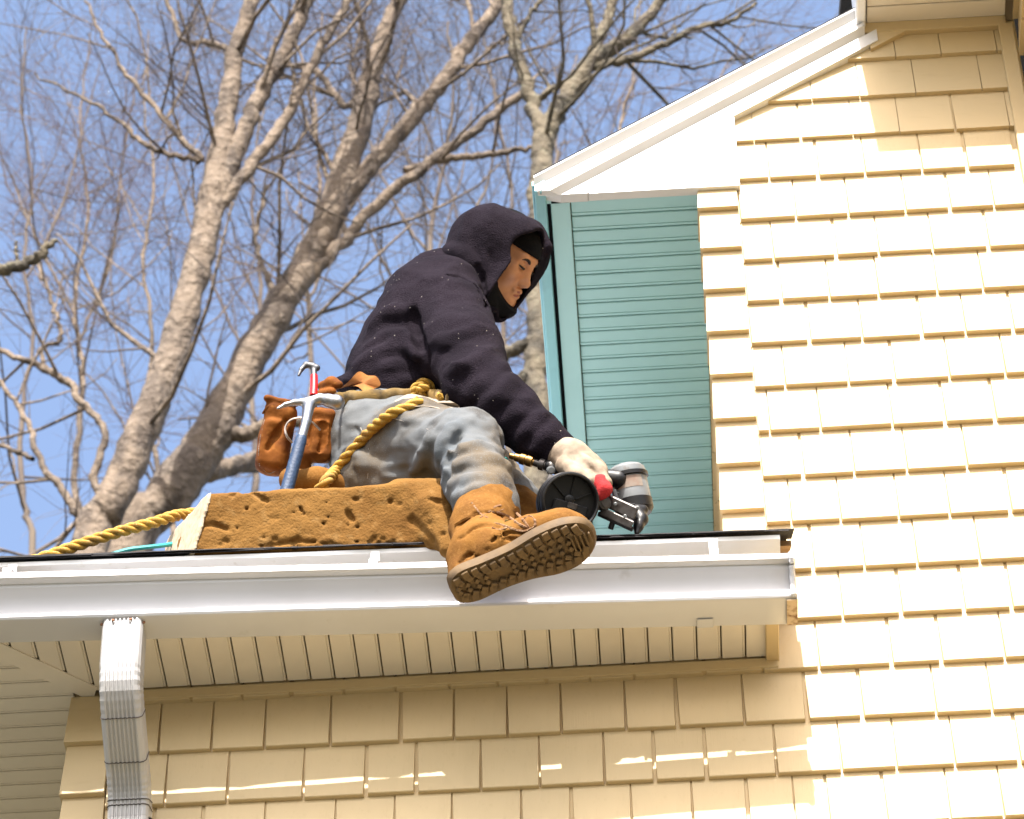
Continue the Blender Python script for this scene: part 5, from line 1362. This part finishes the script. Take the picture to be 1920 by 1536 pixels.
# driver body
ba, bb_ = PK(1173, 876, GY + .01), PK(1191, 964, GY + .052); bx_ = (bb_ - ba) / np.linalg.norm(bb_ - ba); BL_ = np.linalg.norm(bb_ - ba)
mb = MB(); mb.lathe(wl_(ba), wd(bx_), [(-.004, .022), (.0, .032), (.006, .0385), (.016, .0405), (.018, .0405)], 40); mb.build('cap', M_mag, gun, smooth=True, sharp=30)
mb = MB(); mb.lathe(wl_(ba), wd(bx_), [(.018, .040), (.019, .0435), (.027, .0435), (.028, .040)], 40); mb.build('exhaust_ring', M_blk, gun, smooth=True, sharp=30)
mb = MB(); mb.lathe(wl_(ba), wd(bx_), [(.028, .0385), (.030, .0395), (.076, .0402), (.078, .038), (BL_ - .004, .032)], 40); mb.build('driver_body', M_mag, gun, smooth=True, sharp=30)
mb = MB(); mb.lathe(wl_(ba), wd(bx_), [(.076, .0400), (.077, .0416), (BL_ - .008, .0410), (BL_ + .002, .034)], 40); mb.build('lower_collar', M_blk, gun, smooth=True, sharp=30)
# label patch wrapped on the body front
side = np.cross(bx_, [0, 0, 1.0]); side /= np.linalg.norm(side); outv = np.cross(side, bx_); outv = outv if outv[2] > 0 else -outv
vs_ = []; nl = 12
for h in (.031, .056):
    for i in range(nl):
        a = -.75 + 1.45 * i / (nl - 1); vs_.append(wl_(ba + bx_ * h + .0404 * (outv * math.cos(a) + side * math.sin(a))))
make('label_plate', vs_, [(i, i + 1, nl + i + 1, nl + i) for i in range(nl - 1)], M_label, gun, smooth=True)
# ribs on the left of the body and bolts
for i in range(3):
    p = ba + bx_ * (.034 + i * .014) - side * .030 * (1 if side[0] > 0 else -1) + outv * .028
    mb = MB(); mb.box(wl_(p), (.010, .004, .010), np.array([wd(side), wd(bx_), wd(outv)]), bev=.001); mb.build('rib', M_mag, gun)
# handle under the glove, end plug, fitting
fhn = FP(1000, 930, 1180, 835, -.38, -.23, .003)
fhn.chain([pc(1030, 874, GY, 12), pc(1075, 888, GY, 14), pc(1120, 893, GY, 15), pc(1160, 900, GY, 19)], k=.01)
sdf_obj('handle', fhn, M_blk, gun, 1)
fa, fb_ = PK(1040, 878, GY), PK(1004, 868, GY); ax_ = fb_ - fa
mb = MB(); mb.lathe(wl_(fa), wd(ax_), [(0, .013), (.010, .0135), (.012, .010), (.022, .010), (.023, .0125), (.034, .0125), (.036, .008), (.046, .008)], 18); mb.build('air_inlet', M_gun, gun, smooth=True, sharp=30)
mb = MB(); mb.lathe(wl_(fb_), wd(ax_), [(.0, .007), (.006, .0075), (.007, .0115), (.018, .0120), (.019, .0105), (.022, .0105), (.023, .0120), (.034, .0115), (.036, .009), (.046, .0085), (.048, .0065), (.058, .006)], 18); mb.build('hose_coupler', M_brass, gun, smooth=True, sharp=30)
mb = MB(); mb.lathe(wl_(PK(1033, 882, GY - .03)), wd((.2, .1, 1)), [(-.006, .009), (.002, .009), (.003, .006), (.004, .006)], 16); mb.build('bolt', M_mag, gun, smooth=True, sharp=30)
mb = MB(); p0, p1 = PK(1034, 890, GY - .028), PK(1016, 935, GY - .028); dd = p1 - p0; dd /= np.linalg.norm(dd); pp = np.cross(dd, [0, 0, 1.0])
mb.box(wl_((p0 + p1) / 2), (np.linalg.norm(p1 - p0), .013, .008), np.array([wd(dd), wd(pp), wd(np.array([0, 0, 1.0]))]), bev=.002); mb.build('bracket', M_gun, gun)
# feed arm and nose
d1 = PK(1203, 975, GY) - PK(1122, 938, GY); d1 /= np.linalg.norm(d1); d2 = np.cross([0, 0, 1.0], d1); A5 = np.array([wd(d1), wd(d2), wd(np.array([0, 0, 1.0]))])
mb = MB(); mb.box(wl_(PK(1165, 951, GY - .014)), (.072, .030, .034), A5, bev=.003); mb.build('feed_arm', M_gun, gun)
mb = MB(); mb.box(wl_(PK(1156, 971, GY - .012)), (.078, .018, .026), A5, bev=.002); mb.build('feed_door', M_gun, gun)
mb = MB(); mb.box(wl_(PK(1154, 978, GY - .006)), (.086, .011, .024), A5, bev=.002); mb.build('feed_rail', M_blk, gun)
mb = MB(); mb.lathe(wl_(PK(1133, 944, GY - .03)), wd((.3, .1, 1)), [(-.02, .014), (.0, .015), (.006, .013), (.007, .008), (.010, .008)], 20); mb.build('feed_knob', M_gun, gun, smooth=True, sharp=30)
for x, y in ((1154, 945), (1196, 952), (1172, 968)):
    mb = MB(); mb.lathe(wl_(PK(x, y, GY - .034)), wd((0, .1, 1)), [(-.006, .0038), (.001, .0038), (.002, .0025)], 10); mb.build('bolt', M_mag, gun, smooth=True, sharp=30)
fn = FP(1145, 1020, 1230, 925, -.38, -.22, .0026)
fn.chain([pc(1194, 962, GY + .02, 16), pc(1202, 974, GY + .018, 13), pc(1197, 988, GY + .012, 9), pc(1194, 1000, GY + .01, 5)], k=.006)
fn.chain([pc(1176, 958, GY + .02, 10), pc(1206, 956, GY + .02, 10)], k=.006)
sdf_obj('nose', fn, M_blk, gun, 1)
mb = MB(); mb.tube([wl_(p) for p in spline([PK(1152, 920, GY - .02), PK(1158, 936, GY - .025), PK(1175, 946, GY - .025), PK(1190, 948, GY - .02)], 14)], .0045, 8); mb.build('trigger_guard', M_blk, gun, smooth=True)
mb = MB(); mb.lathe(wl_(PK(1147, 985, GY)), wd((.3, .9, .2)), [(-.008, .006), (.010, .006)], 12); mb.build('adjuster', M_blk, gun, smooth=True, sharp=30)
